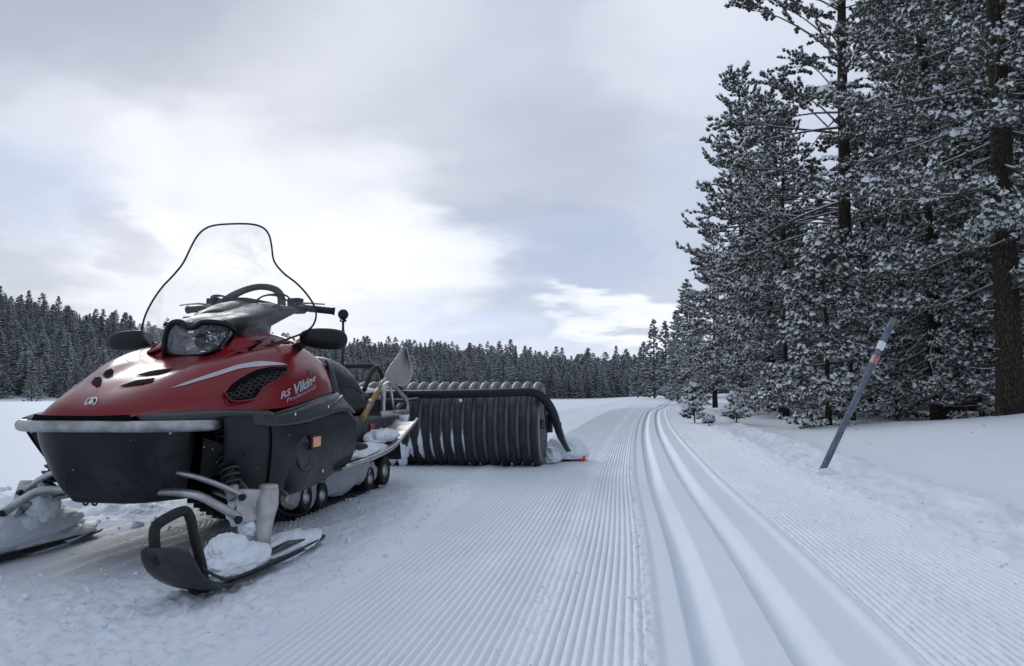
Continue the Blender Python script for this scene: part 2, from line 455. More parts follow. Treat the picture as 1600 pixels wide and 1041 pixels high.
def pine_parts(seed, H, zb, Rmax, dens=1., tr=.17, tuft=.15, snow=.62, droop=.25, shape=.8, bias=None, inner=.35, lean=0., arch=0., tw=1., front=0., rise=0.):
    """-> (trunk mesh, limb mesh, crown mesh); zb = height of lowest live branch"""
    g = np.random.default_rng(seed)
    n = 14; zz = np.linspace(-.4, H, n)
    wx = np.cumsum(g.normal(0, .02, n)) + lean * np.maximum(zz, 0) / H; wy = np.cumsum(g.normal(0, .02, n))
    wx -= wx[1]; wy -= wy[1]
    V, F = tube_tris(np.stack([wx, wy, zz], -1), tr * np.clip(1 - zz / H, .04, 1) ** .75 * (1 + .25 * np.exp(-np.maximum(zz, 0) / .25)), 12)
    trunk = mesh_np('trunk', V, F, [M['bark']], do_link=False)
    A = Acc(); P = []; D = []; S = []
    nb = int(dens * 17 * (H - zb))
    hs = np.sort(g.uniform(zb, H * .985, nb))
    for h in hs:
        t = (h - zb) / (H - zb)
        prof = (min(1, (t + .10) / .22)) ** .7 * (1 - t) ** shape
        L = Rmax * prof * g.uniform(.62, 1.08) + .22
        a = g.uniform(0, 2 * np.pi)
        if front and math.sin(a) < -.45 and g.uniform() < front: continue
        if bias is not None:
            L *= 1 + bias[1] * math.cos(a - bias[0])
            if L < .25: continue
        o_ = np.array([np.interp(h, zz, wx), np.interp(h, zz, wy), h])
        pitch = np.interp(t, [0, .5, 1], [-droop, .05 + arch * .5, .75 + arch * .3]) + g.normal(0, .12 + rise * .6) + rise
        m = 7; s = np.linspace(0, 1, m); curve = g.uniform(.15, .5) - arch
        ang = pitch - .25 * np.sin(s * np.pi) * droop * 2 + curve * s ** 2
        az_ = a + np.cumsum(g.normal(0, .13, m))
        st = L / (m - 1)
        steps = np.stack([np.cos(az_) * np.cos(ang), np.sin(az_) * np.cos(ang), np.sin(ang)], -1) * st
        pts = o_ + np.concatenate([[np.zeros(3)], np.cumsum(steps[1:], 0)])
        r0 = .009 + .008 * L
        V, F = tube_tris(pts, r0 * (1 - .75 * s), 4); A.add(V, F, 0)
        # side twigs carrying the tufts
        nt = max(3, int(L * 6.8 * tw))
        for q in range(nt):
            f = inner + (1 - inner) * g.uniform(0, 1) ** .7
            if L < .5: f = g.uniform(.1, 1)
            i0 = min(m - 2, int(f * (m - 1))); fr = f * (m - 1) - i0
            b0 = pts[i0] * (1 - fr) + pts[i0 + 1] * fr
            dr = pts[i0 + 1] - pts[i0]; dr /= np.linalg.norm(dr)
            side = np.cross(dr, [0, 0, 1.]); side /= max(1e-6, np.linalg.norm(side))
            td = dr * g.uniform(.3, .9) + side * g.choice([-1, 1]) * g.uniform(.3, 1) + np.array([0, 0, g.uniform(-.1, .5)])
            td /= np.linalg.norm(td)
            tl = g.uniform(.22, .60) * min(1.2, .45 + L * .3)
            e = b0 + td * tl
            if g.uniform() < .5:
                V, F = tube_tris(np.array([b0, (b0 + e) / 2 + [0, 0, -.02], e]), [.008, .006, .004], 3); A.add(V, F, 0)
            for k in range(max(2, int(tl / (tuft * .82)))):
                P.append(b0 + (e - b0) * (1 - tuft * .82 * k / tl) + g.normal(0, .016, 3)); D.append(td * 1.2 + np.array([0, 0, .3]) + g.normal(0, .16, 3))
                S.append(tuft * g.uniform(.75, 1.2) * (1 - .07 * k))
        P.append(pts[-1]); D.append(steps[-1] / st + [0, 0, .3]); S.append(tuft * 1.1)
    P.append(np.array([wx[-1], wy[-1], H])); D.append(np.array([0, 0, 1.])); S.append(tuft)
    for _ in range(int(zb * 9)):      # dead stubs on the bare stem
        h = g.uniform(.5, zb + .8); a = g.uniform(0, 6.28); L = g.uniform(.12, .7); o_ = np.array([np.interp(h, zz, wx), np.interp(h, zz, wy), h])
        d_ = np.array([math.cos(a), math.sin(a), g.uniform(-.35, .2)])
        A.add(*tube_tris(np.array([o_, o_ + d_ * L * .5 + g.normal(0, .03, 3), o_ + d_ * L + g.normal(0, .05, 3)]), [.014, .009, .004], 4), 0)
    V, F, m_ = A.get()
    limb = mesh_np('limbs', V, F, [M['limb']], do_link=False)
    crown = crown_from_tufts('crown', np.array(P), np.array(D), np.array(S), snow, g)
    print('tree', seed, 'tufts', len(P), 'tris', len(crown.polygons) + len(limb.polygons))
    return trunk, limb, crown

def place_tree(name, parts, x, y, rz, s, label, cat='tree', group=None, z=None, zs=1.):
    zz = float(ground_z(x, y)) if z is None else z
    t = empty(name, (x, y, zz - .02), rz); t.scale = (s, s, s * zs)
    tag(t, label, cat, group)
    for nm, me in zip(('trunk', 'limbs', 'crown'), parts):
        if me is None: continue
        o = link(bpy.data.objects.new(nm, me), t)
        if nm != 'trunk': o['kind'] = 'stuff'
    return t
def at_px(px, d):
    """ground position at distance d along the photograph's column px (layout aid only)"""
    a = math.atan((px - 800) / 1244.4) - R(8.6)
    return d * math.sin(a), d * math.cos(a)

# -- near pines
PA = pine_parts(101, 10.5, 1.2, 2.05, 1.15, .15, .094, .88, .35, shape=.7, tw=1.35)
PB = pine_parts(102, 13.0, .5, 2.2, .90, .17, .094, .88, .3, shape=.6, inner=.2, tw=1.35)
PC = pine_parts(103, 3.0, .10, .82, 3.0, .05, .088, 1.0, .15, shape=.75, inner=.15)
PD = pine_parts(104, 6.0, .25, 1.6, 1.3, .10, .094, .90, .3, tw=1.2)
PT = pine_parts(105, 15.0, 2.9, 2.15, 1.25, .15, .094, .9, .1, shape=.50, bias=(R(180), .22), inner=.42, arch=.75, tw=1.4, front=.93, rise=.30)
NEAR = [
 # name, parts, px, d, rz, scale, zscale, label
 (PA, 1160, 24.5, 20, .98, 1.0, 'pine with a bare brown stem foot, standing behind the two small saplings at the bend'),
 (PT, 1322, 17.0, 0, 1., 1., 'tall sparse pine with an open branchy trunk showing against the sky'),
 (PD, 1226, 18.5, 200, .62, 1., 'low broad snowy pine just left of the small cone-shaped pine'),
 (PC, 1292, 14.2, 70, 1.0, 1., 'small dense cone-shaped pine thick with snow, left of the leaning marker post'),
 (PB, 1462, 15.4, 130, .74, 1.35, 'broad full pine right behind the leaning marker post, branches down to the snow'),
 (PD, 1222, 20.0, 250, 1.05, 1.15, 'mid-height pine rising behind the low snowy one, left of the open-trunked pine'),
]
for parts, px, d, rz, s, zs, lab in NEAR:
    x, y = at_px(px, d)
    place_tree('lodgepole_pine', parts, x, y, R(rz), s, lab, 'pine tree', None, None, zs)
# big-trunked pine at the right edge
PE = pine_parts(106, 14.0, 1.5, 2.3, .8, .165, .094, .88, .3, shape=.3, inner=.12, tw=1.3)
x, y = at_px(1577, 12.6)
place_tree('lodgepole_pine', PE, x, y, R(40), 1., 'pine with a thick bare brown trunk at the right edge of the photo', 'pine tree')
# fill behind: the edge of the wood
FILL = [(1203, 21.5, PA, .80, 'full pine standing between the bare-footed pine and the open-trunked tall one'),
        (1362, 21, PD, 1.1, 'dark mid-height pine in the gap left of the leaning post'),
        (1255, 29, PA, .62, 'pine deep in the wood right of the bare-footed pine'),
        (1490, 20, PB, 1.05, 'tall pine behind the leaning post, left of the thick brown trunk'),
        (1520, 23, PA, 1.2, 'pine directly behind and left of the thick brown trunk'),
        (1640, 17, PB, .95, 'pine cut by the right edge of the photo behind the thick trunk'),
        (1530, 14.2, PC, .75, 'short snowy pine beside the foot of the thick brown trunk'),
        (1440, 27, PB, 1.05, 'shaded pine farthest back in the wood behind the leaning post'),
        (1116, 32, PA, .66, 'pine at the inner side of the bend, left of the bare-footed pine'),
        (1082, 40, PD, .92, 'snow-covered pine at the left tip of the wood by the bend'),
        (1400, 16.5, PD, .45, 'young pine under the broad one behind the leaning post'),
        (1720, 14, PA, 1.0, 'pine just beyond the right edge'),
        (1590, 24, PB, 1.1, 'tall pine in the wood right of the thick trunk'),
        (1310, 33, PA, .70, 'far pine in the wood seen through the open-trunked pine'),
        (1195, 36, PA, .80, 'far pine in the wood behind the bare-footed pine')]
for i, (px, d, parts, s, lab) in enumerate(FILL):
    x, y = at_px(px, d)
    place_tree('lodgepole_pine', parts, x, y, R(47 * i + 10), s, lab, 'pine tree')

# -- saplings by the trail
def sapling(seed, H, Rm, lab, px, d):
    g = np.random.default_rng(seed)
    P = []; D = []; S = []; A = Acc()
    A.add(*tube_tris(np.array([(0, 0, -.1), (0, 0, H * .5), (.01, 0, H)]), [.016, .012, .006], 5), 0)
    for h in np.linspace(.06, H * .96, int(6 + H * 14)):
        for k in range(g.integers(2, 5)):
            a = g.uniform(0, 6.28); L = Rm * (1 - .75 * h / H) * g.uniform(.6, 1.1)
            d_ = np.array([math.cos(a), math.sin(a), g.uniform(.1, .5)])
            A.add(*tube_tris(np.array([(0, 0, h), np.array([0, 0, h]) + d_ * L]), [.007, .004], 3), 0)
            for f in ((1, .55) if L > .1 else (1,)):
                P.append(np.array([0, 0, h]) + d_ * L * f); D.append(d_); S.append(.105 * g.uniform(.8, 1.2))
    P.append(np.array([0, 0, H])); D.append(np.array([0, 0, 1.])); S.append(.08)
    V, F, m_ = A.get()
    st = mesh_np('stem', V, F, [M['limb']], do_link=False)
    cr = crown_from_tufts('crown', np.array(P), np.array(D), np.array(S), 1.4, g)
    x, y = at_px(px, d)
    t = empty('pine_sapling', (x, y, float(ground_z(x, y)))); tag(t, lab, 'sapling')
    link(bpy.data.objects.new('stem', st), t)
    tag(link(bpy.data.objects.new('crown', cr), t), kind='stuff')
sapling(1, .78, .34, 'snow-laden pine sapling at the trail bend, taller of the two saplings', 1084, 17.0)
sapling(2, .52, .27, 'squat snow-laden pine sapling standing in front of the bare pine stem', 1149, 16.2)
sapling(3, .16, .10, 'tiny snow-capped pine shoot between the two saplings', 1106, 15.6)

# -- frosted conifers across the meadow
def far_tree(seed, H, Rm, dens=.8):
    g = np.random.default_rng(seed)
    A = Acc()
    A.add(*tube_tris(np.array([(0, 0, -1.), (0, 0, H * .5), (0, 0, H)]), [.16, .10, .03], 5), 1)
    n = int(300 * dens)
    t = g.uniform(0, 1, n) ** .85
    a = g.uniform(0, 2 * np.pi, n)
    lob = 1 + .28 * np.sin(a * 3 + t * 9 + seed) + g.normal(0, .16, n)
    rr = Rm * ((1 - t) ** .75 * lob + .06) * np.sqrt(g.uniform(.25, 1, n)) * np.minimum(1, (t + .12) / .2)
    P = np.stack([np.cos(a) * rr, np.sin(a) * rr, H * (.05 + .95 * t) - rr * .18], -1)
    D = np.stack([np.cos(a), np.sin(a), .25 + 0 * a], -1) + g.normal(0, .2, (n, 3))
    S = g.uniform(.30, .62, n) * (1 - .5 * t)
    for k in range(4):
        ov, of = octa((.62, .36, 1.0), .35, g)
        s = slice(k, None, 4)
        V, F = stamp(ov, of, P[s], rot_batch(D[s], g.uniform(0, .5, len(P[s])) ), np.repeat(S[s][:, None], 3, 1)); A.add(V, F, 0)
    V, F, m_ = A.get()
    return mesh_np('conifer', V, F, [M['far_foliage'], M['limb']], m_, smooth=False, do_link=False)
FT = [far_tree(s, 8. + .8 * (s % 3), (1.25, 1.9, 1.5, 2.3)[s % 4] * (1 + .1 * (s // 4)), .8 + .1 * (s % 4)) for s in range(8)]
g = np.random.default_rng(77)
pts = []
cand = 0
grid = {}
while cand < 60000:
    cand += 1
    a = g.uniform(-62, 24); d = math.sqrt(g.uniform(104 ** 2, 205 ** 2))
    x, y = d * math.sin(R(a)), d * math.cos(R(a))
    e0 = 106 + 5 * math.sin(a * .35) + 3 * math.sin(a * .9)
    if a > 2: e0 -= 30 * min(1, (a - 2) / 6)
    if d < e0: continue
    mind = 1.35 + .5 * (d - 106) / 100
    k = (int(x // 2.), int(y // 2.)); ok = True
    for i in (-1, 0, 1):
        for j in (-1, 0, 1):
            for q in grid.get((k[0] + i, k[1] + j), ()):
                if (q[0] - x) ** 2 + (q[1] - y) ** 2 < mind ** 2: ok = False
    if not ok: continue
    grid.setdefault(k, []).append((x, y)); pts.append((d, a, x, y))
pts = np.array(pts)
# right flank: trail disappears into these
inframe = (pts[:, 1] > -43) & (pts[:, 1] < 13)
order = np.argsort(pts[:, 0] + 1000 * (~inframe))
pts = pts[order]
sc_all = np.clip(g.normal(.45, .11, len(pts)), .25, .8) * np.where(g.uniform(0, 1, len(pts)) < .06, 1.25, 1.)
gz = ground_z(pts[:, 2], pts[:, 3])
NI = 290
for i in range(NI):
    o = bpy.data.objects.new('distant_conifer', FT[i % 8])
    o.location = (pts[i, 2], pts[i, 3], gz[i] - .1); o.rotation_euler = (0, 0, g.uniform(0, 6.28))
    s = sc_all[i]; q = g.uniform(.85, 1.5); o.scale = (s * q, s * q * g.uniform(.9, 1.1), s)
    link(o); tag(o, 'frosted conifer standing in the distant forest edge across the snowy meadow', 'tree', 'conifers along the far forest edge')
# the rest of the wooded hill: one mass, instanced on points
me = bpy.data.meshes.new('forest_points'); rest = np.arange(NI, len(pts))
me.vertices.add(len(rest)); me.vertices.foreach_set('co', np.stack([pts[rest, 2], pts[rest, 3], gz[rest] - .1], -1).astype(np.float32).ravel())
for nm, ty, arr in (('sc', 'FLOAT', sc_all[rest]), ('sw', 'FLOAT', sc_all[rest] * g.uniform(.85, 1.5, len(rest))), ('rt', 'FLOAT', g.uniform(0, 6.28, len(rest))), ('vi', 'INT', g.integers(0, 8, len(rest)))):
    at = me.attributes.new(nm, ty, 'POINT'); at.data.foreach_set('value', arr.astype(np.int32 if ty == 'INT' else np.float32))
forest = link(bpy.data.objects.new('distant_forest', me))
tag(forest, 'dense mass of frosted conifers covering the hill beyond the meadow', kind='stuff')
ng = bpy.data.node_groups.new('forest', 'GeometryNodeTree')
ng.interface.new_socket('Geometry', in_out='INPUT', socket_type='NodeSocketGeometry')
ng.interface.new_socket('Geometry', in_out='OUTPUT', socket_type='NodeSocketGeometry')
gi = ng.nodes.new('NodeGroupInput'); go = ng.nodes.new('NodeGroupOutput')
jn = ng.nodes.new('GeometryNodeJoinGeometry')
protos = [o for o in COL.objects if o.name.startswith('distant_conifer')]
seen = {}
for o in protos: seen.setdefault(o.data.name, o)
for o in seen.values():
    oi = ng.nodes.new('GeometryNodeObjectInfo'); oi.inputs['Object'].default_value = o; oi.inputs['As Instance'].default_value = True
    oi.transform_space = 'ORIGINAL'
    ng.links.new(oi.outputs['Geometry'], jn.inputs[0])
ip = ng.nodes.new('GeometryNodeInstanceOnPoints'); ip.inputs['Pick Instance'].default_value = True
def attr(nm, ty):
    n = ng.nodes.new('GeometryNodeInputNamedAttribute'); n.data_type = ty; n.inputs[0].default_value = nm; return n.outputs[0]
ng.links.new(gi.outputs[0], ip.inputs['Points']); ng.links.new(jn.outputs[0], ip.inputs['Instance'])
ng.links.new(attr('vi', 'INT'), ip.inputs['Instance Index'])
sx_ = ng.nodes.new('ShaderNodeCombineXYZ'); aw_ = attr('sw', 'FLOAT')
ng.links.new(aw_, sx_.inputs[0]); ng.links.new(aw_, sx_.inputs[1]); ng.links.new(attr('sc', 'FLOAT'), sx_.inputs[2]); ng.links.new(sx_.outputs[0], ip.inputs['Scale'])
cx = ng.nodes.new('ShaderNodeCombineXYZ'); ng.links.new(attr('rt', 'FLOAT'), cx.inputs[2]); ng.links.new(cx.outputs[0], ip.inputs['Rotation'])
ng.links.new(ip.outputs[0], go.inputs[0])
md = forest.modifiers.new('forest', 'NODES'); md.node_group = ng
x, y = at_px(52, 88.)
fb = link(bpy.data.objects.new('frosted_tree', FT[3])); fb.location = (x, y, float(ground_z(x, y))); fb.scale = (.42, .42, .33)
tag(fb, 'small pale frosted tree standing alone on the far left edge of the meadow', 'tree')
# taller dark conifers where the trail leaves the meadow
for i, (px, d, s, lab) in enumerate(((1022, 62, .70, 'dark spired conifer at the far bend of the trail, nearest the open meadow'),
                            (1040, 60, .66, 'dark conifer close beside the spired one at the far bend of the trail'),
                            (1006, 78, .62, 'small conifer at the left foot of the spired one at the far bend'),
                            (1058, 52, .62, 'snowy conifer behind the trail bend, left of the pines'),
                            (1075, 58, .9, 'tall conifer hidden partly by the snow-covered pine at the bend'),
                            (640, 100, .95, 'tall dark conifer rising over the forest edge above the shovel'))):
    x, y = at_px(px, d)
    o = link(bpy.data.objects.new('conifer', FT[(i * 3 + 1) % 8])); o.location = (x, y, float(ground_z(x, y)) - .1); o.scale = (s * .9, s * .9, s)
    tag(o, lab, 'tree')
# wood behind the near pines, right flank
g = np.random.default_rng(5)
for i in range(46):
    a = g.uniform(7.5, 48); d = g.uniform(42, 85)
    if a < 12: d = g.uniform(55, 85)
    x, y = d * math.sin(R(a)), d * math.cos(R(a))
    o = link(bpy.data.objects.new('background_conifer', FT[i % 8])); o.location = (x, y, float(ground_z(x, y)) - .1)
    s = g.uniform(.8, 1.3); o.scale = (s, s, s); o.rotation_euler = (0, 0, g.uniform(0, 6))
    tag(o, 'frosted conifer deep in the wood behind the near pines', 'tree', 'conifers deep in the right-hand wood')
print('far trees', len(pts))

# ================================================================ modelling kit
def catmull(P, k):
    """resample a polyline of points (n,...) smoothly, k steps per span"""
    P = np.asarray(P, float)
    if k <= 1: return P
    Q = np.concatenate([[2 * P[0] - P[1]], P, [2 * P[-1] - P[-2]]])
    out = []
    for i in range(1, len(Q) - 2):
        for t in np.arange(k) / k:
            a, b, c, d = Q[i - 1:i + 3]
            out.append(.5 * (2 * b + (c - a) * t + (2 * a - 5 * b + 4 * c - d) * t * t + (3 * b - a - 3 * c + d) * t ** 3))
    out.append(P[-1]); return np.array(out)
ORG = np.array([0., 0, 0])           # origin of the thing being built
def grid_faces(nr, nc, cu=False, cv=False):
    i = np.arange(nr * nc).reshape(nr, nc)
    if cv: i = np.concatenate([i, i[:1]], 0)
    if cu: i = np.concatenate([i, i[:, :1]], 1)
    return np.stack([i[:-1, :-1], i[:-1, 1:], i[1:, 1:], i[1:, :-1]], -1).reshape(-1, 4)
def surf(name, rows, mat, parent, ku=4, kv=4, thick=.004, off=-1., sub=0):
    G = np.asarray(rows, float)
    G = catmull(G, ku); G = np.swapaxes(catmull(np.swapaxes(G, 0, 1), kv), 0, 1)
    o = mesh_np(name, (G - ORG).reshape(-1, 3), grid_faces(*G.shape[:2]), [mat], parent=parent)
    if thick:
        m_ = o.modifiers.new('solid', 'SOLIDIFY'); m_.thickness = thick; m_.offset = off
    return o
def mirror_rows(half):
    """half: rows of (s,w,z) from s=0 outwards -> full width"""
    G = np.asarray(half, float); L = G[:, :0:-1].copy(); L[..., 0] *= -1
    return np.concatenate([L, G], 1)
def closed(name, secs, mat, parent, ku=4, kv=3, caps=True, smooth=True):
    """loft through closed sections"""
    G = np.asarray(secs, float); n = G.shape[1]
    Gc = np.concatenate([G[:, -2:], G, G[:, :3]], 1)
    R_ = catmull(G, ku)
    H = np.swapaxes(np.concatenate([R_[:, -1:], R_, R_[:, :2]], 1), 0, 1)
    H = catmull(H, kv); H = H[kv:-kv - 1] if kv > 1 else H[1:-2]
    G2 = np.swapaxes(H, 0, 1)[:, :n * kv]
    nr, nc = G2.shape[:2]
    V = (G2 - ORG).reshape(-1, 3); bm = bmesh.new()
    vs = [bm.verts.new(v) for v in V]
    for f in grid_faces(nr, nc, cu=True): bm.faces.new([vs[i] for i in f])
    if caps:
        bm.faces.new(vs[:nc]); bm.faces.new(vs[-nc:][::-1])
    return bm_obj(name, bm, mat, parent, smooth)
def bm_obj(name, bm, mat, parent, smooth=True, bevel=0., seg=2):
    bmesh.ops.recalc_face_normals(bm, faces=bm.faces[:])
    me = bpy.data.meshes.new(name); bm.to_mesh(me); bm.free()
    for m_ in (mat if isinstance(mat, (list, tuple)) else [mat]): me.materials.append(m_)
    for p in me.polygons: p.use_smooth = smooth and len(p.vertices) < 12
    o = link(bpy.data.objects.new(name, me), parent)
    if bevel:
        b = o.modifiers.new('bevel', 'BEVEL'); b.width = bevel; b.segments = seg; b.limit_method = 'ANGLE'; b.angle_limit = R(35)
    return o
def tube(name, pts, r, mat, parent, k=12, sm=4, flat=1., bm=None, close=False):
    P = catmull(pts, sm) if sm > 1 else np.asarray(pts, float)
    rr = np.interp(np.linspace(0, 1, len(P)), np.linspace(0, 1, len(r)), r) if np.ndim(r) else np.full(len(P), r)
    t = np.gradient(P, axis=0)
    if close: t[0] = t[-1] = P[1] - P[-2]
    t /= np.linalg.norm(t, axis=1, keepdims=True)
    x = np.cross(t[0], [0, 0, 1.] if abs(t[0][2]) < .9 else [1., 0, 0]); x /= np.linalg.norm(x)
    own = bm is None
    if own: bm = bmesh.new()
    rings = []
    for i in range(len(P)):
        x = x - t[i] * x.dot(t[i]); x /= np.linalg.norm(x); y = np.cross(t[i], x)
        rings.append([bm.verts.new(P[i] - ORG + rr[i] * (math.cos(a) * x + math.sin(a) * y * flat)) for a in np.arange(k) / k * 2 * np.pi])
    for a, b in zip(rings[:-1], rings[1:]):
        for i in range(k): bm.faces.new((a[i], a[(i + 1) % k], b[(i + 1) % k], b[i]))
    if not close: bm.faces.new(rings[0][::-1]); bm.faces.new(rings[-1])
    return bm_obj(name, bm, mat, parent) if own else bm
def box(name, c, size, mat, parent, rot=None, bevel=.004, bm=None):
    own = bm is None
    if own: bm = bmesh.new()
    M_ = Matrix.Translation(Vector(np.asarray(c, float) - ORG)) @ (rot.to_4x4() if rot is not None else Matrix.Identity(4)) @ Matrix.Diagonal((*size, 1))
    bmesh.ops.create_cube(bm, size=1, matrix=M_)
    return bm_obj(name, bm, mat, parent, False, bevel) if own else bm
def lathe(name, prof, c, axis, mat, parent, k=32, bm=None, smooth=True):
    """prof: (distance along axis, radius)"""
    own = bm is None
    if own: bm = bmesh.new()
    q = Vector(axis).to_track_quat('Z', 'Y').to_matrix(); c = Vector(np.asarray(c, float) - ORG); rings = []
    for h, r in prof:
        rings.append([bm.verts.new(c + q @ Vector((r * math.cos(a), r * math.sin(a), h))) for a in np.arange(k) / k * 2 * np.pi])
    for a, b in zip(rings[:-1], rings[1:]):
        for i in range(k): bm.faces.new((a[i], a[(i + 1) % k], b[(i + 1) % k], b[i]))
    bm.faces.new(rings[0][::-1]); bm.faces.new(rings[-1])
    return bm_obj(name, bm, mat, parent, smooth) if own else bm
def prism(name, pts, thick_vec, mat, parent, bevel=.003, bm=None, smooth=False):
    """flat polygon of 3-D points, extruded by a vector"""
    own = bm is None
    if own: bm = bmesh.new()
    a = [bm.verts.new(np.asarray(p, float) - ORG) for p in pts]
    b = [bm.verts.new(np.asarray(p, float) - ORG + np.asarray(thick_vec)) for p in pts]
    bm.faces.new(a); bm.faces.new(b[::-1])
    for i in range(len(a)):
        j = (i + 1) % len(a); bm.faces.new((a[i], b[i], b[j], a[j]))
    return bm_obj(name, bm, mat, parent, smooth, bevel) if own else bm
def patch(name, outline, target, mat, parent, off=.002, cuts=2, sm=1, thick=0.):
    """panel lying on a curved surface: filled outline, pulled onto the target"""
    P = np.asarray(outline, float)
    if sm > 1:
        Q = np.concatenate([P[-1:], P, P[:2]]); P = catmull(Q, sm)[sm:-sm - 1 or None][:len(P) * sm]
    bm = bmesh.new(); vs = [bm.verts.new(p - ORG) for p in P]
    es = [bm.edges.new((vs[i], vs[(i + 1) % len(vs)])) for i in range(len(vs))]
    bmesh.ops.triangle_fill(bm, edges=es, use_beauty=True)
    for _ in range(7):
        lo = [e for e in bm.edges if e.calc_length() > .011]
        if not lo or len(bm.faces) > 4000: break
        bmesh.ops.subdivide_edges(bm, edges=lo, cuts=1); bmesh.ops.triangulate(bm, faces=bm.faces[:])
    o = bm_obj(name, bm, mat, parent)
    w = o.modifiers.new('lie_on', 'SHRINKWRAP'); w.target = target; w.offset = off; w.wrap_method = 'NEAREST_SURFACEPOINT'; w.wrap_mode = 'ABOVE_SURFACE'
    return o
def lumps(name, c, size, mat, parent, seed=0, amp=.25, freq=3., sub=4, bm=None, flatten=None):
    """irregular mass of snow"""
    bm = bmesh.new(); bmesh.ops.create_icosphere(bm, subdivisions=sub, radius=1)
    for v in bm.verts:
        p = v.co.copy(); n = float(fbm(np.array([p.x * freq + p.z * 1.7 + seed]), np.array([p.y * freq - p.z * 1.3 + seed * 2]), 4, seed, .55)[0])
        n2 = float(fbm(np.array([p.x * 9 + p.z * 5 + seed]), np.array([p.y * 9 - p.z * 4]), 3, seed + 9, .6)[0])
        p *= 1 + amp * n + .07 * n2
        if flatten is not None and p.z < flatten: p.z = flatten + (p.z - flatten) * .12
        v.co = Vector((p.x * size[0], p.y * size[1], p.z * size[2])) + Vector(np.asarray(c, float) - ORG)
    return bm_obj(name, bm, mat, parent)

M['red'] = simple('red_paint', (.185, .003, .009), .38, var=.06, scale=2., coat=.48, spec=.16)
def flecked(name, col, rough):
    m_, N, b = material(name)
    oc = N.node('ShaderNodeTexCoord').outputs['Object']
    n = N.noise(oc, 7., 5, .65)
    v = N.node('ShaderNodeTexVoronoi'); v.inputs['Scale'].default_value = 26; N.l.new(oc, v.inputs['Vector'])
    fl = N.rng(v.outputs['Distance'], .075, .05)
    c = N.mix(N.rng(n, .3, .7), [q * .75 for q in col], [q * 1.5 for q in col])
    c = N.mix(N.m('MULTIPLY', N.rng(N.noise(oc, 2.2, 5, .7), .56, .72), .35), c, (.06, .066, .075))
    N.put(b.inputs['Base Color'], N.mix(N.m('MULTIPLY', fl, N.rng(N.noise(oc, 5, 2), .52, .60)), c, (.6, .63, .68)))
    N.put(b.inputs['Roughness'], N.rng(n, .3, .7, rough - .08, rough + .1)); b.inputs['Specular IOR Level'].default_value = .28
    bump(N, b, N.noise(oc, 240, 3, .6), .15, .003); return m_
M['red'].node_tree.nodes['Principled BSDF'].inputs['Coat Roughness'].default_value = .18
M['black'] = flecked('black_plastic', (.010, .0115, .014), .40)
M['dark'] = simple('dark_grey_plastic', (.024, .028, .034), .42, var=.12, scale=8., bmp=.1, bscale=200.)
M['grey'] = simple('grey_panel', (.06, .068, .076), .5, var=.15, scale=6.)
M['alu'] = simple('scuffed_aluminium', (.42, .43, .44), .38, metal=.9, var=.30, scale=11., bmp=.3, bscale=30.)
M['alu_dull'] = simple('dull_aluminium', (.36, .37, .38), .42, metal=.8, var=.35, scale=13., bmp=.25, bscale=35.)
M['chrome'] = simple('chrome', (.75, .77, .8), .12, metal=1., var=.08)
M['bowl'] = simple('metallised_reflector', (.62, .66, .68), .25, metal=.55, var=.35, scale=30.)
M['cast'] = simple('cast_alloy', (.44, .44, .45), .5, metal=.45, var=.14, scale=20., bmp=.2, bscale=120.)
M['rubber'] = simple('rubber', (.010, .010, .011), .7, var=.2, scale=20., bmp=.2)
M['seat'] = simple('seat_vinyl', (.018, .020, .024), .36, var=.2, scale=7., bmp=.12, bscale=160.)
M['amber'] = simple('amber_reflector', (.75, .24, .05), .25, var=.2, scale=40., coat=.6)
M['tail'] = simple('red_reflector', (.35, .01, .015), .3, var=.2, scale=40., coat=.6)
M['wood'] = simple('worn_wood', (.36, .22, .10), .6, var=.3, scale=12., bmp=.2)
M['steel'] = simple('scratched_steel', (.036, .041, .048), .45, metal=.35, var=.5, scale=9., bmp=.3, bscale=30.)
M['stripe'] = simple('silver_stripe', (.42, .42, .47), .3, var=.05, coat=.6)
M['stripe_dark'] = simple('dark_stripe', (.09, .09, .13), .3, var=.05, coat=.6)
M['mesh_black'] = simple('vent_black', (.005, .005, .006), .85, var=.1, spec=.06)  # near-black painted for the darkness inside vents and openings; also on seams
M['scoop'] = simple('shovel_scoop', (.32, .31, .29), .42, var=.12, scale=5.)
M['orange'] = simple('orange_plastic', (.80, .10, .02), .45, var=.1)
M['white_print'] = simple('silver_lettering', (.38, .42, .47), .4, var=.05)
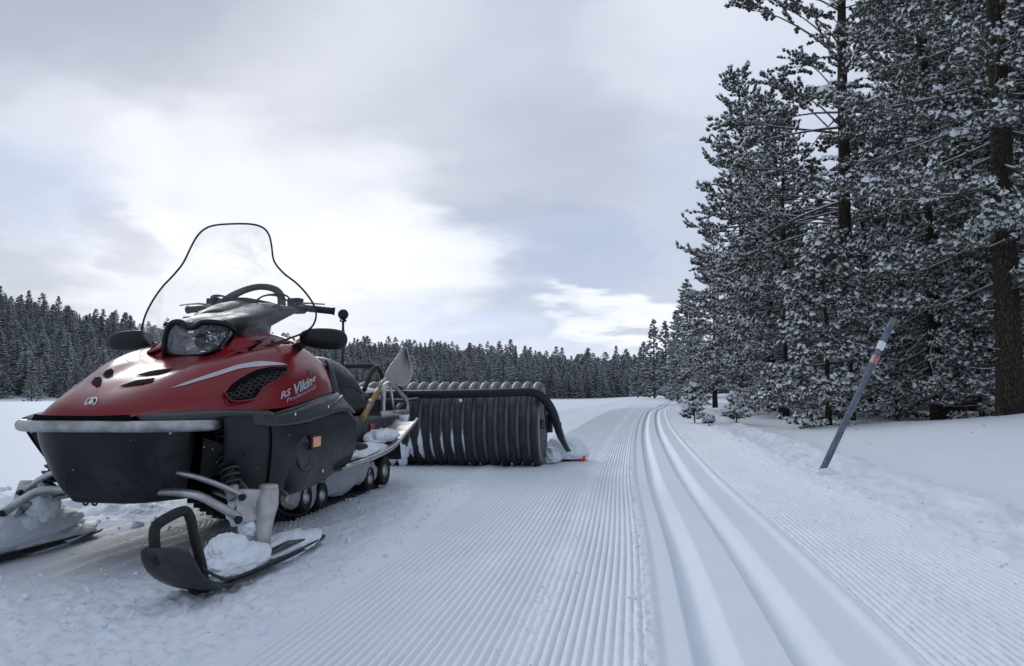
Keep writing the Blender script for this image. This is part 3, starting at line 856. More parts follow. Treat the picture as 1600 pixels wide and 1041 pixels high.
def clear_material():
    m_ = bpy.data.materials.new('clear_plastic'); m_.use_nodes = True; N = NT(m_.node_tree); N.n.clear()
    tr = N.node('ShaderNodeBsdfTransparent'); tr.inputs[0].default_value = (.965, .975, .985, 1)
    gl = N.node('ShaderNodeBsdfGlossy'); gl.inputs['Roughness'].default_value = .06
    df = N.node('ShaderNodeBsdfDiffuse'); df.inputs[0].default_value = (.6, .65, .7, 1)
    fr = N.node('ShaderNodeFresnel'); fr.inputs[0].default_value = 1.45
    m1 = N.node('ShaderNodeMixShader'); N.l.new(N.m('MULTIPLY', fr.outputs[0], .8), m1.inputs[0]); N.l.new(tr.outputs[0], m1.inputs[1]); N.l.new(gl.outputs[0], m1.inputs[2])
    oc = N.node('ShaderNodeTexCoord').outputs['Object']
    sm = N.m('ADD', N.rng(N.noise(oc, 5., 4, .6, .6), .46, .75, .0, .24), .035)
    sp = N.rng(N.noise(oc, 170., 2, .5), .60, .72, 0, .35)
    sx = N.node('ShaderNodeSeparateXYZ'); N.l.new(oc, sx.inputs[0])
    low = N.m('MULTIPLY', N.rng(sx.outputs[2], 1.10, .93), sp)
    m2 = N.node('ShaderNodeMixShader'); N.l.new(N.m('ADD', sm, low, None, True), m2.inputs[0]); N.l.new(m1.outputs[0], m2.inputs[1]); N.l.new(df.outputs[0], m2.inputs[2])
    o = N.node('ShaderNodeOutputMaterial'); N.l.new(m2.outputs[0], o.inputs[0]); return m_
M['grey_snow'] = snow_material('grey_packed_snow', 70, .5, .01, (.36, .38, .41))  # packed snow in a darker grey
M['clear'] = clear_material()

# ================================================================ snowmobile
# local axes: s right (as seen from the camera), w away from the camera, z up
SL = empty('snowmobile', (-1.95, 4.0, 0))
tag(SL, 'red and black utility snowmobile with tall clear windshield parked on the groomed snow', 'snowmobile')
ORG = np.array([0., 4.0, 0])
# ---- red hood
HC = [  # seven lines running front to back, from the middle outwards
 [(0, 2.575, .578), (0, 2.63, .632), (0, 2.80, .700), (0, 3.00, .762), (0, 3.18, .806), (0, 3.30, .833), (0, 3.42, .85), (0, 3.66, .86), (0, 3.9, .80)],
 [(.09, 2.582, .578), (.09, 2.635, .634), (.095, 2.80, .702), (.10, 3.00, .762), (.11, 3.18, .803), (.13, 3.32, .828), (.14, 3.45, .85), (.14, 3.68, .86), (.14, 3.9, .80)],
 [(.14, 2.592, .579), (.15, 2.65, .630), (.165, 2.82, .702), (.175, 3.00, .774), (.19, 3.17, .818), (.20, 3.36, .842), (.22, 3.52, .875), (.24, 3.74, .90), (.24, 3.92, .85)],
 [(.172, 2.601, .582), (.19, 2.67, .618), (.225, 2.83, .683), (.245, 3.00, .757), (.268, 3.15, .812), (.31, 3.36, .862), (.32, 3.58, .900), (.31, 3.76, .895), (.32, 3.92, .84)],
 [(.188, 2.607, .585), (.222, 2.71, .612), (.275, 2.86, .658), (.312, 3.02, .716), (.35, 3.18, .776), (.385, 3.40, .820), (.395, 3.62, .840), (.385, 3.78, .845), (.375, 3.93, .81)],
 [(.197, 2.611, .588), (.24, 2.72, .604), (.318, 2.90, .636), (.385, 3.07, .680), (.428, 3.25, .730), (.45, 3.46, .745), (.445, 3.66, .76), (.425, 3.80, .765), (.40, 3.94, .745)],
 [(.203, 2.615, .590), (.25, 2.72, .598), (.325, 2.86, .604), (.415, 3.02, .600), (.466, 3.25, .606), (.470, 3.46, .630), (.455, 3.66, .650), (.435, 3.80, .664), (.415, 3.95, .672)],
]
hood_half = np.swapaxes(np.array(HC), 0, 1)
hood = surf('hood', mirror_rows(hood_half), M['red'], SL, 6, 6, 0)
# ---- black lower body
def side(sg):
    f = lambda rows: [[(sg * a, b, c) for a, b, c in r] for r in rows]
    low = f([  # lines from top to bottom at successive w
     [(.425, 2.83, .572), (.42, 2.84, .53), (.40, 2.88, .46), (.37, 2.93, .38), (.34, 2.98, .31), (.31, 3.02, .27)],
     [(.452, 2.93, .584), (.452, 2.94, .54), (.44, 2.97, .46), (.425, 3.00, .38), (.41, 3.03, .30), (.38, 3.05, .245)],
     [(.468, 3.06, .580), (.475, 3.07, .535), (.475, 3.09, .46), (.465, 3.10, .38), (.455, 3.11, .30), (.42, 3.12, .235)],
     [(.476, 3.24, .598), (.492, 3.24, .54), (.505, 3.24, .46), (.505, 3.24, .38), (.49, 3.24, .30), (.44, 3.25, .225)],
     [(.472, 3.46, .622), (.494, 3.46, .56), (.512, 3.46, .47), (.514, 3.46, .38), (.495, 3.46, .29), (.45, 3.47, .22)],
     [(.456, 3.66, .642), (.482, 3.68, .58), (.498, 3.70, .48), (.497, 3.72, .39), (.482, 3.72, .30), (.44, 3.72, .232)],
     [(.436, 3.82, .657), (.465, 3.86, .595), (.482, 3.92, .50), (.48, 3.95, .40), (.465, 3.96, .32), (.43, 3.95, .258)],
     [(.42, 3.93, .666), (.45, 4.02, .60), (.470, 4.12, .535), (.468, 4.17, .42), (.452, 4.17, .34), (.43, 4.16, .285)]])
    o = surf('side_panel', low, M['black'], SL, 5, 5, .006)
    # clutch bulge
    lathe('clutch_bulge', [(-.03, .165), (-.002, .155), (.012, .13), (.018, .09), (.019, .02)], (sg * .492, 3.36, .395), (sg, -.05, .06), M['black'], SL, 40)
    lathe('bulge_ring', [(.0, .075), (.006, .072), (.008, .060), (.003, .052)], (sg * .511, 3.37, .40), (sg, -.05, .06), M['dark'], SL, 32)
    # creased upper cover of the side panel
    cov = f([[(.474, 3.10, .570), (.488, 3.10, .53)], [(.490, 3.35, .600), (.512, 3.33, .535)],
             [(.482, 3.60, .632), (.512, 3.58, .555)], [(.458, 3.82, .655), (.496, 3.86, .575)], [(.432, 3.97, .668), (.482, 4.10, .560)]])
    surf('side_cover', cov, M['dark'], SL, 5, 4, .008, 0.)
    tube('cover_crease', f([[(.508, 3.38, .535), (.503, 3.62, .575), (.476, 3.86, .628), (.45, 3.99, .650)]])[0], .006, M['black'], SL, 6)
    tube('panel_seam', f([[(.474, 3.09, .572), (.484, 3.10, .50), (.478, 3.11, .40), (.462, 3.12, .28)]])[0], .004, M['mesh_black'], SL, 6)
    # side reflector
    q = Matrix.Rotation(R(4 * sg), 3, 'Z')
    box('reflector_frame', (sg * .519, 3.475, .447), (.012, .125, .066), M['rubber'], SL, q, .004)
    box('reflector', (sg * .5265, 3.475, .447), (.006, .100, .046), M['amber'], SL, q, .002)
    # knee end piece
    surf('hood_end', f([[(.385, 3.93, .838), (.40, 3.935, .80), (.41, 3.94, .73), (.418, 3.95, .668)],
                        [(.37, 3.99, .835), (.392, 4.0, .80), (.408, 4.01, .73), (.418, 4.02, .66)],
                        [(.34, 4.05, .80), (.37, 4.06, .77), (.39, 4.07, .71), (.405, 4.07, .65)]]), M['dark'], SL, 4, 4, .01)
for sg in (1, -1): side(sg)
# belly pan
bp = [[(0.0, 2.59, 0.572), (0.0957, 2.595, 0.572), (0.1827, 2.63, 0.572), (0.2523, 2.7, 0.571), (0.3001, 2.82, 0.57)], [(0.0, 2.595, 0.5), (0.0957, 2.6, 0.5), (0.1783, 2.635, 0.5), (0.2479, 2.71, 0.5), (0.2915, 2.84, 0.5)], [(0.0, 2.625, 0.42), (0.0914, 2.63, 0.42), (0.1696, 2.66, 0.42), (0.2306, 2.74, 0.42), (0.2653, 2.87, 0.42)], [(0.0, 2.665, 0.34), (0.087, 2.67, 0.34), (0.1566, 2.7, 0.34), (0.2088, 2.79, 0.34), (0.2306, 2.91, 0.34)], [(0.0, 2.71, 0.288), (0.0783, 2.715, 0.287), (0.1436, 2.745, 0.287), (0.187, 2.83, 0.29), (0.2044, 2.94, 0.295)], [(0.0, 2.78, 0.262), (0.0783, 2.78, 0.262), (0.1305, 2.8, 0.262), (0.1653, 2.87, 0.265), (0.1783, 2.97, 0.27)], [(0, 3.2, 0.25), (0.09, 3.2, 0.25), (0.16, 3.2, 0.25), (0.2, 3.2, 0.25), (0.215, 3.2, 0.25)], [(0, 3.8, 0.28), (0.09, 3.8, 0.28), (0.16, 3.8, 0.28), (0.2, 3.8, 0.28), (0.215, 3.8, 0.28)]]
surf('belly_pan', mirror_rows(bp), M['black'], SL, 5, 5, .006)
# side flare deflectors of the pan
for sg in (1, -1):
    prism('pan_deflector', [(sg * .32, 2.86, .50), (sg * .44, 2.97, .43), (sg * .39, 3.02, .37), (sg * .27, 2.93, .33)], (0, .02, 0), M['black'], SL, .004)
# dark engine bay behind the suspension opening
box('bulkhead', (0, 3.42, .44), (.60, .70, .34), M['mesh_black'], SL, None, .02)
# nose opening under the hood lip
surf('nose_intake', mirror_rows([[(0, 2.574, .590), (.10, 2.580, .590), (.15, 2.590, .592), (.185, 2.602, .594)],
                                 [(0, 2.572, .560), (.10, 2.577, .560), (.16, 2.590, .560), (.20, 2.605, .560)]]), M['mesh_black'], SL, 2, 4, .006)
for sg in (1, -1):
    surf('bumper_fairing', [[(sg * .202, 2.615, .587), (sg * .25, 2.72, .595), (sg * .325, 2.86, .601), (sg * .372, 2.94, .600), (sg * .415, 3.02, .597), (sg * .458, 3.12, .592)],
                            [(sg * .215, 2.622, .572), (sg * .30, 2.70, .580), (sg * .380, 2.85, .588), (sg * .420, 2.93, .588), (sg * .462, 3.01, .584), (sg * .480, 3.12, .578)],
                            [(sg * .21, 2.635, .545), (sg * .295, 2.715, .545), (sg * .375, 2.87, .545), (sg * .425, 2.95, .55), (sg * .470, 3.02, .54), (sg * .484, 3.12, .530)]], M['dark'], SL, 4, 4, .006)
# ---- bumper
bl = [(-.335, 2.95, .551), (-.362, 2.88, .549), (-.376, 2.82, .548), (-.355, 2.74, .549), (-.28, 2.65, .55), (-.18, 2.592, .551), (-.09, 2.568, .552), (0, 2.562, .552)]
bl = bl + [(-a, b, c) for a, b, c in bl[-2::-1]]
bum = tube('front_bumper', bl, .0185, M['alu_dull'], SL, 14, 6, 1.15)
for s_ in (-.28, -.05, .05, .28):
    lathe('bumper_bolt', [(0, .006), (.012, .006)], (s_, 2.62 + .3 * abs(s_), .52), (0, 0, 1), M['alu'], SL, 8)
# ---- headlight
HLp = [(0, .950), (-.022, .957), (-.045, .974), (-.085, .974), (-.112, .955), (-.128, .915), (-.135, .875), (-.125, .852), (-.09, .842), (-.045, .838),
       (.0, .838), (.045, .842), (.09, .856), (.125, .885), (.150, .925), (.162, .955), (.145, .966), (.09, .973), (.045, .971), (.022, .957)]
def hlw(s, z, d=0): return 3.305 + 1.2 * s * s - (z - .9) * .06 + d
def hl_ring(scale, d):
    return [(0.005 + (s - .005) * scale, hlw(s, z, d), .905 + (z - .905) * scale) for s, z in HLp]
bm = bmesh.new(); rings = []
for sc_, d in ((1.0, .0), (.97, -.004), (.6, -.010), (.25, -.012)):
    rings.append([bm.verts.new(np.array(p) - ORG) for p in hl_ring(sc_, d)])
for a, b in zip(rings[:-1], rings[1:]):
    for i in range(len(a)): bm.faces.new((a[i], a[(i + 1) % len(a)], b[(i + 1) % len(a)], b[i]))
bm.faces.new(rings[-1])
lens = bm_obj('headlight_lens', bm, M['clear'], SL)
bm = bmesh.new(); rings = []
for sc_, d in ((1.0, .004), (.98, .05), (.72, .085), (.35, .10), (.2, .10)):
    rings.append([bm.verts.new(np.array(p) - ORG) for p in hl_ring(sc_, d)])
for a, b in zip(rings[:-1], rings[1:]):
    for i in range(len(a)): bm.faces.new((a[i], a[(i + 1) % len(a)], b[(i + 1) % len(a)], b[i]))
bm.faces.new(rings[-1])
refl = bm_obj('headlight_bowl', bm, M['bowl'], SL, False)
hr = random.Random(4)
bm = bmesh.new()      # faceted reflector steps
for i in range(46):
    a = hr.uniform(-.115, .135); c = hr.uniform(.856, .955)
    box('', (a, hlw(a, c, .055 + .02 * hr.random()), c), (hr.uniform(.012, .032), .012, hr.uniform(.004, .012)), None, None, Matrix.Rotation(hr.uniform(-.7, .7), 3, 'X') @ Matrix.Rotation(hr.uniform(-.6, .6), 3, 'Z'), bm=bm)
bm_obj('reflector_facets', bm, M['chrome'], refl, False)
lathe('bulb_shield', [(0, .021), (.018, .021), (.022, .016), (.023, .004)], (.012, 3.375, .905), (0, -1, 0), M['dark'], refl, 20)
lathe('bulb_ring', [(0, .033), (.012, .034), (.013, .027), (.004, .025)], (.012, 3.375, .905), (0, -1, 0), M['black'], refl, 24)
fr = [(s * 1.07 + .0, hlw(s, z, -.006), .905 + (z - .905) * 1.10 + .004) for s, z in (HLp[6:0:-1] + HLp[0:1] + HLp[:14:-1])]
tube('headlight_frame', [(-.150, 3.335, .845)] + fr + [(.182, 3.35, .945)], .0125, M['black'], SL, 10, 3)
tube('lens_gasket', [tuple(p) for p in hl_ring(1.02, .002)] + [tuple(hl_ring(1.02, .002)[0])], .004, M['rubber'], SL, 6, 3, close=True)
# ---- red cowl around the headlight
ck = [[(-.150, 3.335, .87), (-.148, 3.32, .83), (-.10, 3.31, .825), (0, 3.295, .828), (.08, 3.31, .832), (.14, 3.33, .865), (.185, 3.35, .92)],
      [(-.20, 3.40, .885), (-.20, 3.30, .815), (-.11, 3.25, .80), (0, 3.24, .80), (.11, 3.25, .803), (.20, 3.31, .84), (.26, 3.42, .895)]]
surf('headlight_cowl', ck, M['red'], SL, 4, 4, .006, 0.)
for sg in (1, -1):   # red shoulders carrying the windshield
    surf('windshield_shoulder', [[(sg * .17, 3.33, .865), (sg * .16, 3.42, .93), (sg * .17, 3.55, .955), (sg * .20, 3.68, .95)],
                                 [(sg * .22, 3.33, .850), (sg * .235, 3.44, .905), (sg * .26, 3.58, .94), (sg * .28, 3.72, .93)],
                                 [(sg * .27, 3.36, .842), (sg * .30, 3.48, .872), (sg * .325, 3.62, .905), (sg * .33, 3.76, .895)]], M['red'], SL, 4, 4, .006, 0.)
    patch('top_vent', [(sg * .20, 3.30, .83), (sg * .235, 3.42, .905), (sg * .27, 3.56, .93), (sg * .30, 3.66, .915), (sg * .295, 3.52, .885), (sg * .25, 3.36, .852)], SL.children[-1], M['mesh_black'], SL, .003)  # black patch without a recess, the vent's dark is in its colour
# ---- console / instrument cowl
cs = [  # closed sections front to back: top left -> top right -> bottom
 [(-.155, 3.325, .980), (-.08, 3.31, .990), (0, 3.305, .972), (.08, 3.31, .990), (.165, 3.33, .975), (.14, 3.36, .965), (0, 3.36, .955), (-.14, 3.36, .965)],
 [(-.170, 3.42, .995), (-.09, 3.41, 1.012), (0, 3.40, 1.016), (.09, 3.41, 1.016), (.178, 3.42, 1.010), (.15, 3.44, .950), (0, 3.44, .93), (-.15, 3.44, .950)],
 [(-.18, 3.54, 1.01), (-.10, 3.54, 1.045), (0, 3.54, 1.052), (.10, 3.54, 1.055), (.195, 3.54, 1.030), (.16, 3.55, .965), (0, 3.55, .90), (-.16, 3.55, .965)],
 [(-.21, 3.66, 1.04), (-.12, 3.66, 1.075), (0, 3.66, 1.085), (.12, 3.66, 1.090), (.225, 3.66, 1.060), (.17, 3.67, .985), (0, 3.68, .90), (-.17, 3.67, .985)],
 [(-.255, 3.76, 1.07), (-.14, 3.76, 1.105), (0, 3.76, 1.115), (.14, 3.76, 1.118), (.270, 3.76, 1.085), (.19, 3.77, 1.020), (0, 3.78, .96), (-.19, 3.77, 1.020)],
 [(-.26, 3.83, 1.075), (-.14, 3.84, 1.105), (0, 3.85, 1.110), (.14, 3.84, 1.11), (.275, 3.83, 1.090), (.19, 3.84, 1.05), (0, 3.85, 1.02), (-.19, 3.84, 1.05)]]
console = closed('instrument_cowl', cs, M['dark'], SL, 4, 3)
closed('console_neck', [[(s * .17, w, z) for s, w, z in ((-1, 3.48, .86), (-.6, 3.46, .86), (.6, 3.46, .86), (1, 3.48, .86), (1, 3.80, .86), (0, 3.92, .86), (-1, 3.80, .86))],
                        [(s * .165, w, z) for s, w, z in ((-1, 3.49, .95), (-.6, 3.47, .95), (.6, 3.47, .95), (1, 3.49, .95), (1, 3.74, .95), (0, 3.86, .95), (-1, 3.74, .95))],
                        [(s * .175, w, z) for s, w, z in ((-1, 3.52, 1.03), (-.6, 3.50, 1.03), (.6, 3.50, 1.03), (1, 3.52, 1.03), (1, 3.74, 1.03), (0, 3.80, 1.03), (-1, 3.74, 1.03))]], M['black'], SL, 4, 3)
for s_, w_, z_ in ((-.135, 3.33, 1.0), (.145, 3.33, .998), (.0, 3.298, .985)):
    lathe('cowl_screw', [(0, .008), (.006, .008), (.008, .004)], (s_, w_, z_), (0, -1, .4), M['chrome'], console, 12)
lathe('oval_badge', [(0, .030), (.006, .028), (.007, .01)], (.215, 3.70, 1.082), (.25, -.7, .65), M['black'], console, 20)
# instrument hump seen through the windshield, left of the middle
closed('gauge_pod', [[(-.16, 3.56, 1.02), (-.08, 3.55, 1.055), (0, 3.55, 1.06), (.04, 3.56, 1.03), (-.06, 3.58, 1.0)],
                     [(-.18, 3.66, 1.05), (-.10, 3.66, 1.10), (.0, 3.66, 1.105), (.06, 3.66, 1.06), (-.06, 3.68, 1.03)],
                     [(-.17, 3.78, 1.09), (-.10, 3.78, 1.13), (0, 3.78, 1.135), (.05, 3.78, 1.09), (-.06, 3.80, 1.06)]], M['dark'], console, 4, 3)
# ---- handlebar
tube('handlebar', [(-.36, 3.93, 1.112), (-.27, 3.90, 1.112), (-.15, 3.86, 1.10), (0, 3.85, 1.095), (.15, 3.86, 1.10), (.27, 3.91, 1.108), (.36, 3.96, 1.103)], .0125, M['black'], SL, 10, 3)
hb = SL.children[-1]
for sg, a, b in ((-1, (-.265, 3.905, 1.112), (-.405, 3.945, 1.110)), (1, (.265, 3.925, 1.107), (.405, 3.985, 1.094))):
    a = np.array(a); b = np.array(b)
    bm = bmesh.new(); P = [a + (b - a) * t for t in np.linspace(0, 1, 15)]
    tube('', P, [.0175 + .0012 * (i % 2) for i in range(13)] + [.019, .022], None, None, 12, 1, bm=bm)
    bm_obj('grip', bm, M['rubber'], hb)
    q = Matrix.Rotation(R(-12), 3, 'Z')
    box('switch_block', (a[0] - sg * .035, a[1], a[2] - .004), (.07, .05, .05), M['black'], hb, q, .01)
    box('switch_housing', (a[0] - sg * .045, a[1] - .02, a[2] + .030), (.075, .045, .042), M['black'], hb, q, .006)
    tube('lever', [a + (-.02 * sg, -.025, .015), a + (.03 * sg, -.055, .020), a + (.13 * sg, -.055, .012)], [.006, .0055, .004], M['alu'], hb, 8, 3)
    box('lever_perch', (a[0] - sg * .02, a[1] - .025, a[2] + .012), (.05, .03, .016), M['alu_dull'], hb, q, .003)
lathe('kill_switch', [(0, .012), (.018, .012), (.019, .018), (.028, .018)], (-.20, 3.86, 1.135), (0, 0, 1), M['black'], hb, 16)
for sg in (1, -1):
    for k_ in range(2): tube('cable', [(sg * .22, 3.88, 1.12), (sg * (.20 - .02 * k_), 3.82 - .02 * k_, 1.165 - .01 * k_), (sg * .10, 3.78, 1.155), (sg * .03, 3.77, 1.09)], .0045, M['rubber'], hb, 6, 4)
# hand-hold hoop over the bar
tube('hand_hoop', [(-.15, 3.80, 1.10), (-.115, 3.83, 1.15), (-.06, 3.87, 1.195), (.01, 3.91, 1.222), (.08, 3.93, 1.215), (.125, 3.93, 1.18), (.14, 3.92, 1.11)], [.026, .022, .018, .017, .018, .020, .022], M['dark'], SL, 12, 5)
closed('hoop_pad', [[(-.15, 3.77, 1.09), (-.06, 3.80, 1.155), (.10, 3.86, 1.135), (.17, 3.86, 1.10), (.0, 3.88, 1.07)], [(-.14, 3.83, 1.09), (-.06, 3.86, 1.15), (.10, 3.90, 1.13), (.16, 3.90, 1.10), (.0, 3.93, 1.07)]], M['black'], SL, 3, 3)
# ---- windshield
WO = [(0, 1.50), (.10, 1.497), (.158, 1.478), (.192, 1.44), (.213, 1.385), (.238, 1.305), (.288, 1.245), (.350, 1.195), (.400, 1.14), (.435, 1.085), (.449, 1.035), (.442, .985), (.412, .95), (.36, .92), (.30, .892), (.24, .875), (.18, .90), (.12, .93), (.06, .95), (0, .96)]
def wsw(s, z): return 3.385 + (z - .87) * .40 + .88 * s * s
loop = WO + [(-a, b) for a, b in WO[-2:0:-1]]
LP2 = np.array(loop); LQ = np.concatenate([LP2[-1:], LP2, LP2[:2]]); LS = catmull(LQ, 4)[4:-5][:len(LP2) * 4]
def inside(x, y, poly):
    c = False; n = len(poly)
    for i in range(n):
        x1, y1 = poly[i]; x2, y2 = poly[i - 1]
        if (y1 > y) != (y2 > y) and x < (x2 - x1) * (y - y1) / (y2 - y1) + x1: c = not c
    return c
bm = bmesh.new()      # rows of the sheet follow the outline's width at each height
rows_ = []
zs = np.linspace(.874, 1.499, 44)
poly = [tuple(p) for p in LS]
def halfwidth(z):
    xs = []
    for i in range(len(poly)):
        (x1, y1), (x2, y2) = poly[i], poly[i - 1]
        if (y1 > z) != (y2 > z): xs.append((x2 - x1) * (z - y1) / (y2 - y1) + x1)
    xs = sorted(x for x in xs if x >= 0)
    return xs
left_cols = np.linspace(0, 1, 12)
for z in zs:
    xs = halfwidth(z); hi = xs[-1] if xs else .02; lo = xs[0] if len(xs) > 1 else 0.
    rows_.append([(lo + (hi - lo) * t, z) for t in left_cols])
for sg in (1, -1):
    gv = [[bm.verts.new((sg * s_, wsw(s_, z) - 4.0, z)) for s_, z in r] for r in rows_]
    for a, b in zip(gv[:-1], gv[1:]):
        for i in range(len(a) - 1): bm.faces.new((a[i], a[i + 1], b[i + 1], b[i]))
bmesh.ops.remove_doubles(bm, verts=bm.verts[:], dist=.0008)
for s_, w_, z_ in ((-.17, 2.648, .455), (.0, 2.600, .49), (.17, 2.648, .455), (-.10, 2.665, .345), (.10, 2.665, .345)):
    lathe('pan_rivet', [(0, .009), (.003, .009), (.006, .004)], (s_, w_ - .002, z_), (s_ * 1.2, -1, -.2), M['rubber'], SL, 10)
tube('pan_seam', [(-.25, 2.705, .525), (-.178, 2.631, .525), (0, 2.592, .525), (.178, 2.631, .525), (.25, 2.705, .525)], .004, M['rubber'], SL, 6, 4)
for x_ in (-.012, .012): tube('tow_eye', [(-.10 + x_ * 1.6 + .009 * math.cos(t), 2.80, .252 + .009 * math.sin(t)) for t in np.linspace(0, 6.28, 13)], .004, M['rubber'], SL, 6, 1, close=True)
shield = bm_obj('windshield', bm, M['clear'], SL)
tube('edge_trim', [(s_, wsw(s_, z), z) for s_, z in loop[-17:] + loop[:18]], .0048, M['rubber'], shield, 8, 4)
for s_, z_ in ((-.30, .905), (.30, .905), (-.17, .915), (.17, .915)): lathe('shield_screw', [(0, .008), (.005, .007), (.006, .003)], (s_, wsw(s_, z_), z_), (s_ * 1.5, -1, .2), M['rubber'], shield, 12)
# ---- mirrors
for sg in (1, -1):
    c = np.array((sg * .50, 3.60 if sg > 0 else 3.60, .925))
    secs = []
    for t, ry, rz in ((-.118, .012, .014), (-.105, .030, .030), (-.07, .046, .043), (-.02, .056, .050), (.04, .058, .050), (.085, .052, .044), (.110, .034, .028), (.118, .012, .010)):
        secs.append([(c[0] + sg * t, c[1] + ry * .55 * math.cos(a) * (1.0 if math.cos(a) < 0 else .5), c[2] + rz * math.sin(a) - .006 * t / .1) for a in np.arange(12) / 12 * 2 * np.pi])
    mir = closed('mirror', secs, M['black'], SL, 3, 2)
    lathe('mirror_glass', [(0, .045), (.002, .044)], (c[0], c[1] + .018, c[2]), (0, 1, 0), M['chrome'], mir, 24)
    tube('mirror_stalk', [(sg * .335, 3.63, .865), (sg * .36, 3.62, .885), (sg * .40, 3.61, .905)], [.032, .024, .018], M['black'], mir, 12, 3)
# ---- seat and tank
def bodysec(w, hw, zt, zb, sq=.6):
    return [(-hw, w, zb), (-hw * 1.02, w, zb + (zt - zb) * .55), (-hw * .86, w, zt - (zt - zb) * .13), (-hw * sq, w, zt - .006), (0, w, zt), (hw * sq, w, zt - .006), (hw * .86, w, zt - (zt - zb) * .13), (hw * 1.02, w, zt - (zt - zb) * .45), (hw, w, zb), (0, w, zb)]
closed('fuel_tank', [bodysec(3.86, .20, .80, .50), bodysec(4.0, .22, .845, .48), bodysec(4.15, .215, .865, .48), bodysec(4.3, .19, .85, .48)], M['black'], SL, 4, 3)
seat = closed('seat', [bodysec(4.22, .13, .82, .56), bodysec(4.3, .17, .868, .54), bodysec(4.45, .19, .882, .54), bodysec(4.65, .20, .875, .54), bodysec(4.85, .20, .835, .54), bodysec(5.0, .20, .76, .54), bodysec(5.08, .19, .68, .54), bodysec(5.12, .17, .60, .54)], M['seat'], SL, 5, 3)
tube('seat_piping', [(.20, 4.28, .70), (.208, 4.5, .715), (.208, 4.8, .70), (.205, 5.0, .66)], .004, M['rubber'], seat, 6, 3)
closed('rear_seat_box', [bodysec(5.06, .19, .66, .50), bodysec(5.2, .20, .675, .48), bodysec(5.5, .20, .665, .48), bodysec(5.62, .19, .64, .48)], M['black'], SL, 3, 3)
lumps('seat_snow', (.02, 5.36, .668), (.15, .20, .035), M['snow_pack'], SL, 3, .25, 2., 4, flatten=-.2)
# grab hoop behind the seat
tube('grab_hoop', [(-.15, 5.20, .68), (-.15, 5.36, .82), (-.145, 5.48, .85), (0, 5.5, .853), (.145, 5.48, .85), (.15, 5.36, .815), (.15, 5.20, .68)], .016, M['rubber'], SL, 10, 4)
tube('grab_hoop_strut', [(.15, 5.48, .845), (.155, 5.56, .79), (.15, 5.60, .68)], .014, M['rubber'], SL, 10, 3)
# ---- tunnel, running boards
prof = [(-.235, .30), (-.235, .49), (-.21, .515), (.21, .515), (.235, .49), (.235, .30)]
bm = bmesh.new(); ra = [bm.verts.new((a, 3.75 - 4, b)) for a, b in prof]; rb = [bm.verts.new((a, 5.75 - 4, b - .0)) for a, b in prof]
for i in range(len(prof) - 1): bm.faces.new((ra[i], ra[i + 1], rb[i + 1], rb[i]))
tun = bm_obj('tunnel', bm, M['grey'], SL, False); m_ = tun.modifiers.new('solid', 'SOLIDIFY'); m_.thickness = .004
lathe('tunnel_rivet', [(0, .008), (.004, .006)], (.237, 4.98, .42), (1, 0, 0), M['alu_dull'], tun, 10)
for sg in (1, -1):
    box('side_marker', (sg * .243, 5.10, .440), (.012, .085, .045), M['tail'], tun, None, .003)
    bd = surf('running_board', [[(sg * .235, 3.9, .30), (sg * .36, 3.9, .285), (sg * .47, 3.9, .275), (sg * .49, 3.9, .29)],
                                [(sg * .235, 4.4, .31), (sg * .36, 4.4, .295), (sg * .47, 4.4, .285), (sg * .49, 4.4, .30)],
                                [(sg * .235, 4.85, .33), (sg * .36, 4.85, .315), (sg * .455, 4.85, .315), (sg * .475, 4.85, .33)],
                                [(sg * .235, 5.2, .385), (sg * .34, 5.2, .375), (sg * .43, 5.2, .380), (sg * .45, 5.2, .392)],
                                [(sg * .235, 5.65, .47), (sg * .30, 5.65, .455), (sg * .385, 5.65, .455), (sg * .40, 5.65, .468)]], M['alu_dull'], SL, 4, 3, .006)
    tube('board_edge', [(sg * .49, 3.95, .292), (sg * .488, 4.4, .302), (sg * .472, 4.85, .332), (sg * .448, 5.2, .394), (sg * .40, 5.65, .470)], .010, M['alu'], bd, 8, 4)
    lumps('board_snow', (sg * .35, 4.50, .315), (.105, .50, .050), M['snow_pack'], bd, 5, .35, 2.5, 4, flatten=-.3)
    lumps('board_snow', (sg * .325, 5.05, .37), (.085, .24, .060), M['snow_pack'], bd, 8, .35, 2.5, 4, flatten=-.3)
    tube('boot_rest', [(sg * .26, 4.18, .40), (sg * .36, 4.22, .385), (sg * .42, 4.26, .37), (sg * .40, 4.50, .35), (sg * .30, 4.62, .35)], .022, M['rubber'], bd, 8, 3)
# rear rack and alloy bracket
RK = [(.34, 5.02, .50), (.34, 5.04, .68), (.34, 5.10, .722), (.34, 5.20, .72), (.34, 5.42, .66), (.34, 5.57, .60), (.34, 5.58, .515)]
for sg in (1, -1):
    rk = tube('rack_bracket', [(sg * a, b, c) for a, b, c in RK], .013, M['alu'], SL, 8, 3, 1.3)
    tube('bracket_foot', [(sg * .34, 4.99, .525), (sg * .34, 5.60, .525)], .015, M['alu'], rk, 8, 1, 1.3)
    tube('bracket_strut', [(sg * .34, 5.18, .715), (sg * .34, 5.26, .53)], .011, M['alu'], rk, 8, 1)
    tube('rack_rail', [(sg * .30, 5.1, .60), (sg * .30, 6.0, .61)], .014, M['black'], rk, 8, 1)
for w_ in (5.25, 5.6, 5.95): tube('rack_crossbar', [(-.30, w_, .605), (.30, w_, .605)], .012, M['black'], SL, 8, 1)
box('cargo_box', (0, 5.52, .555), (.42, .50, .10), M['black'], SL, None, .015)
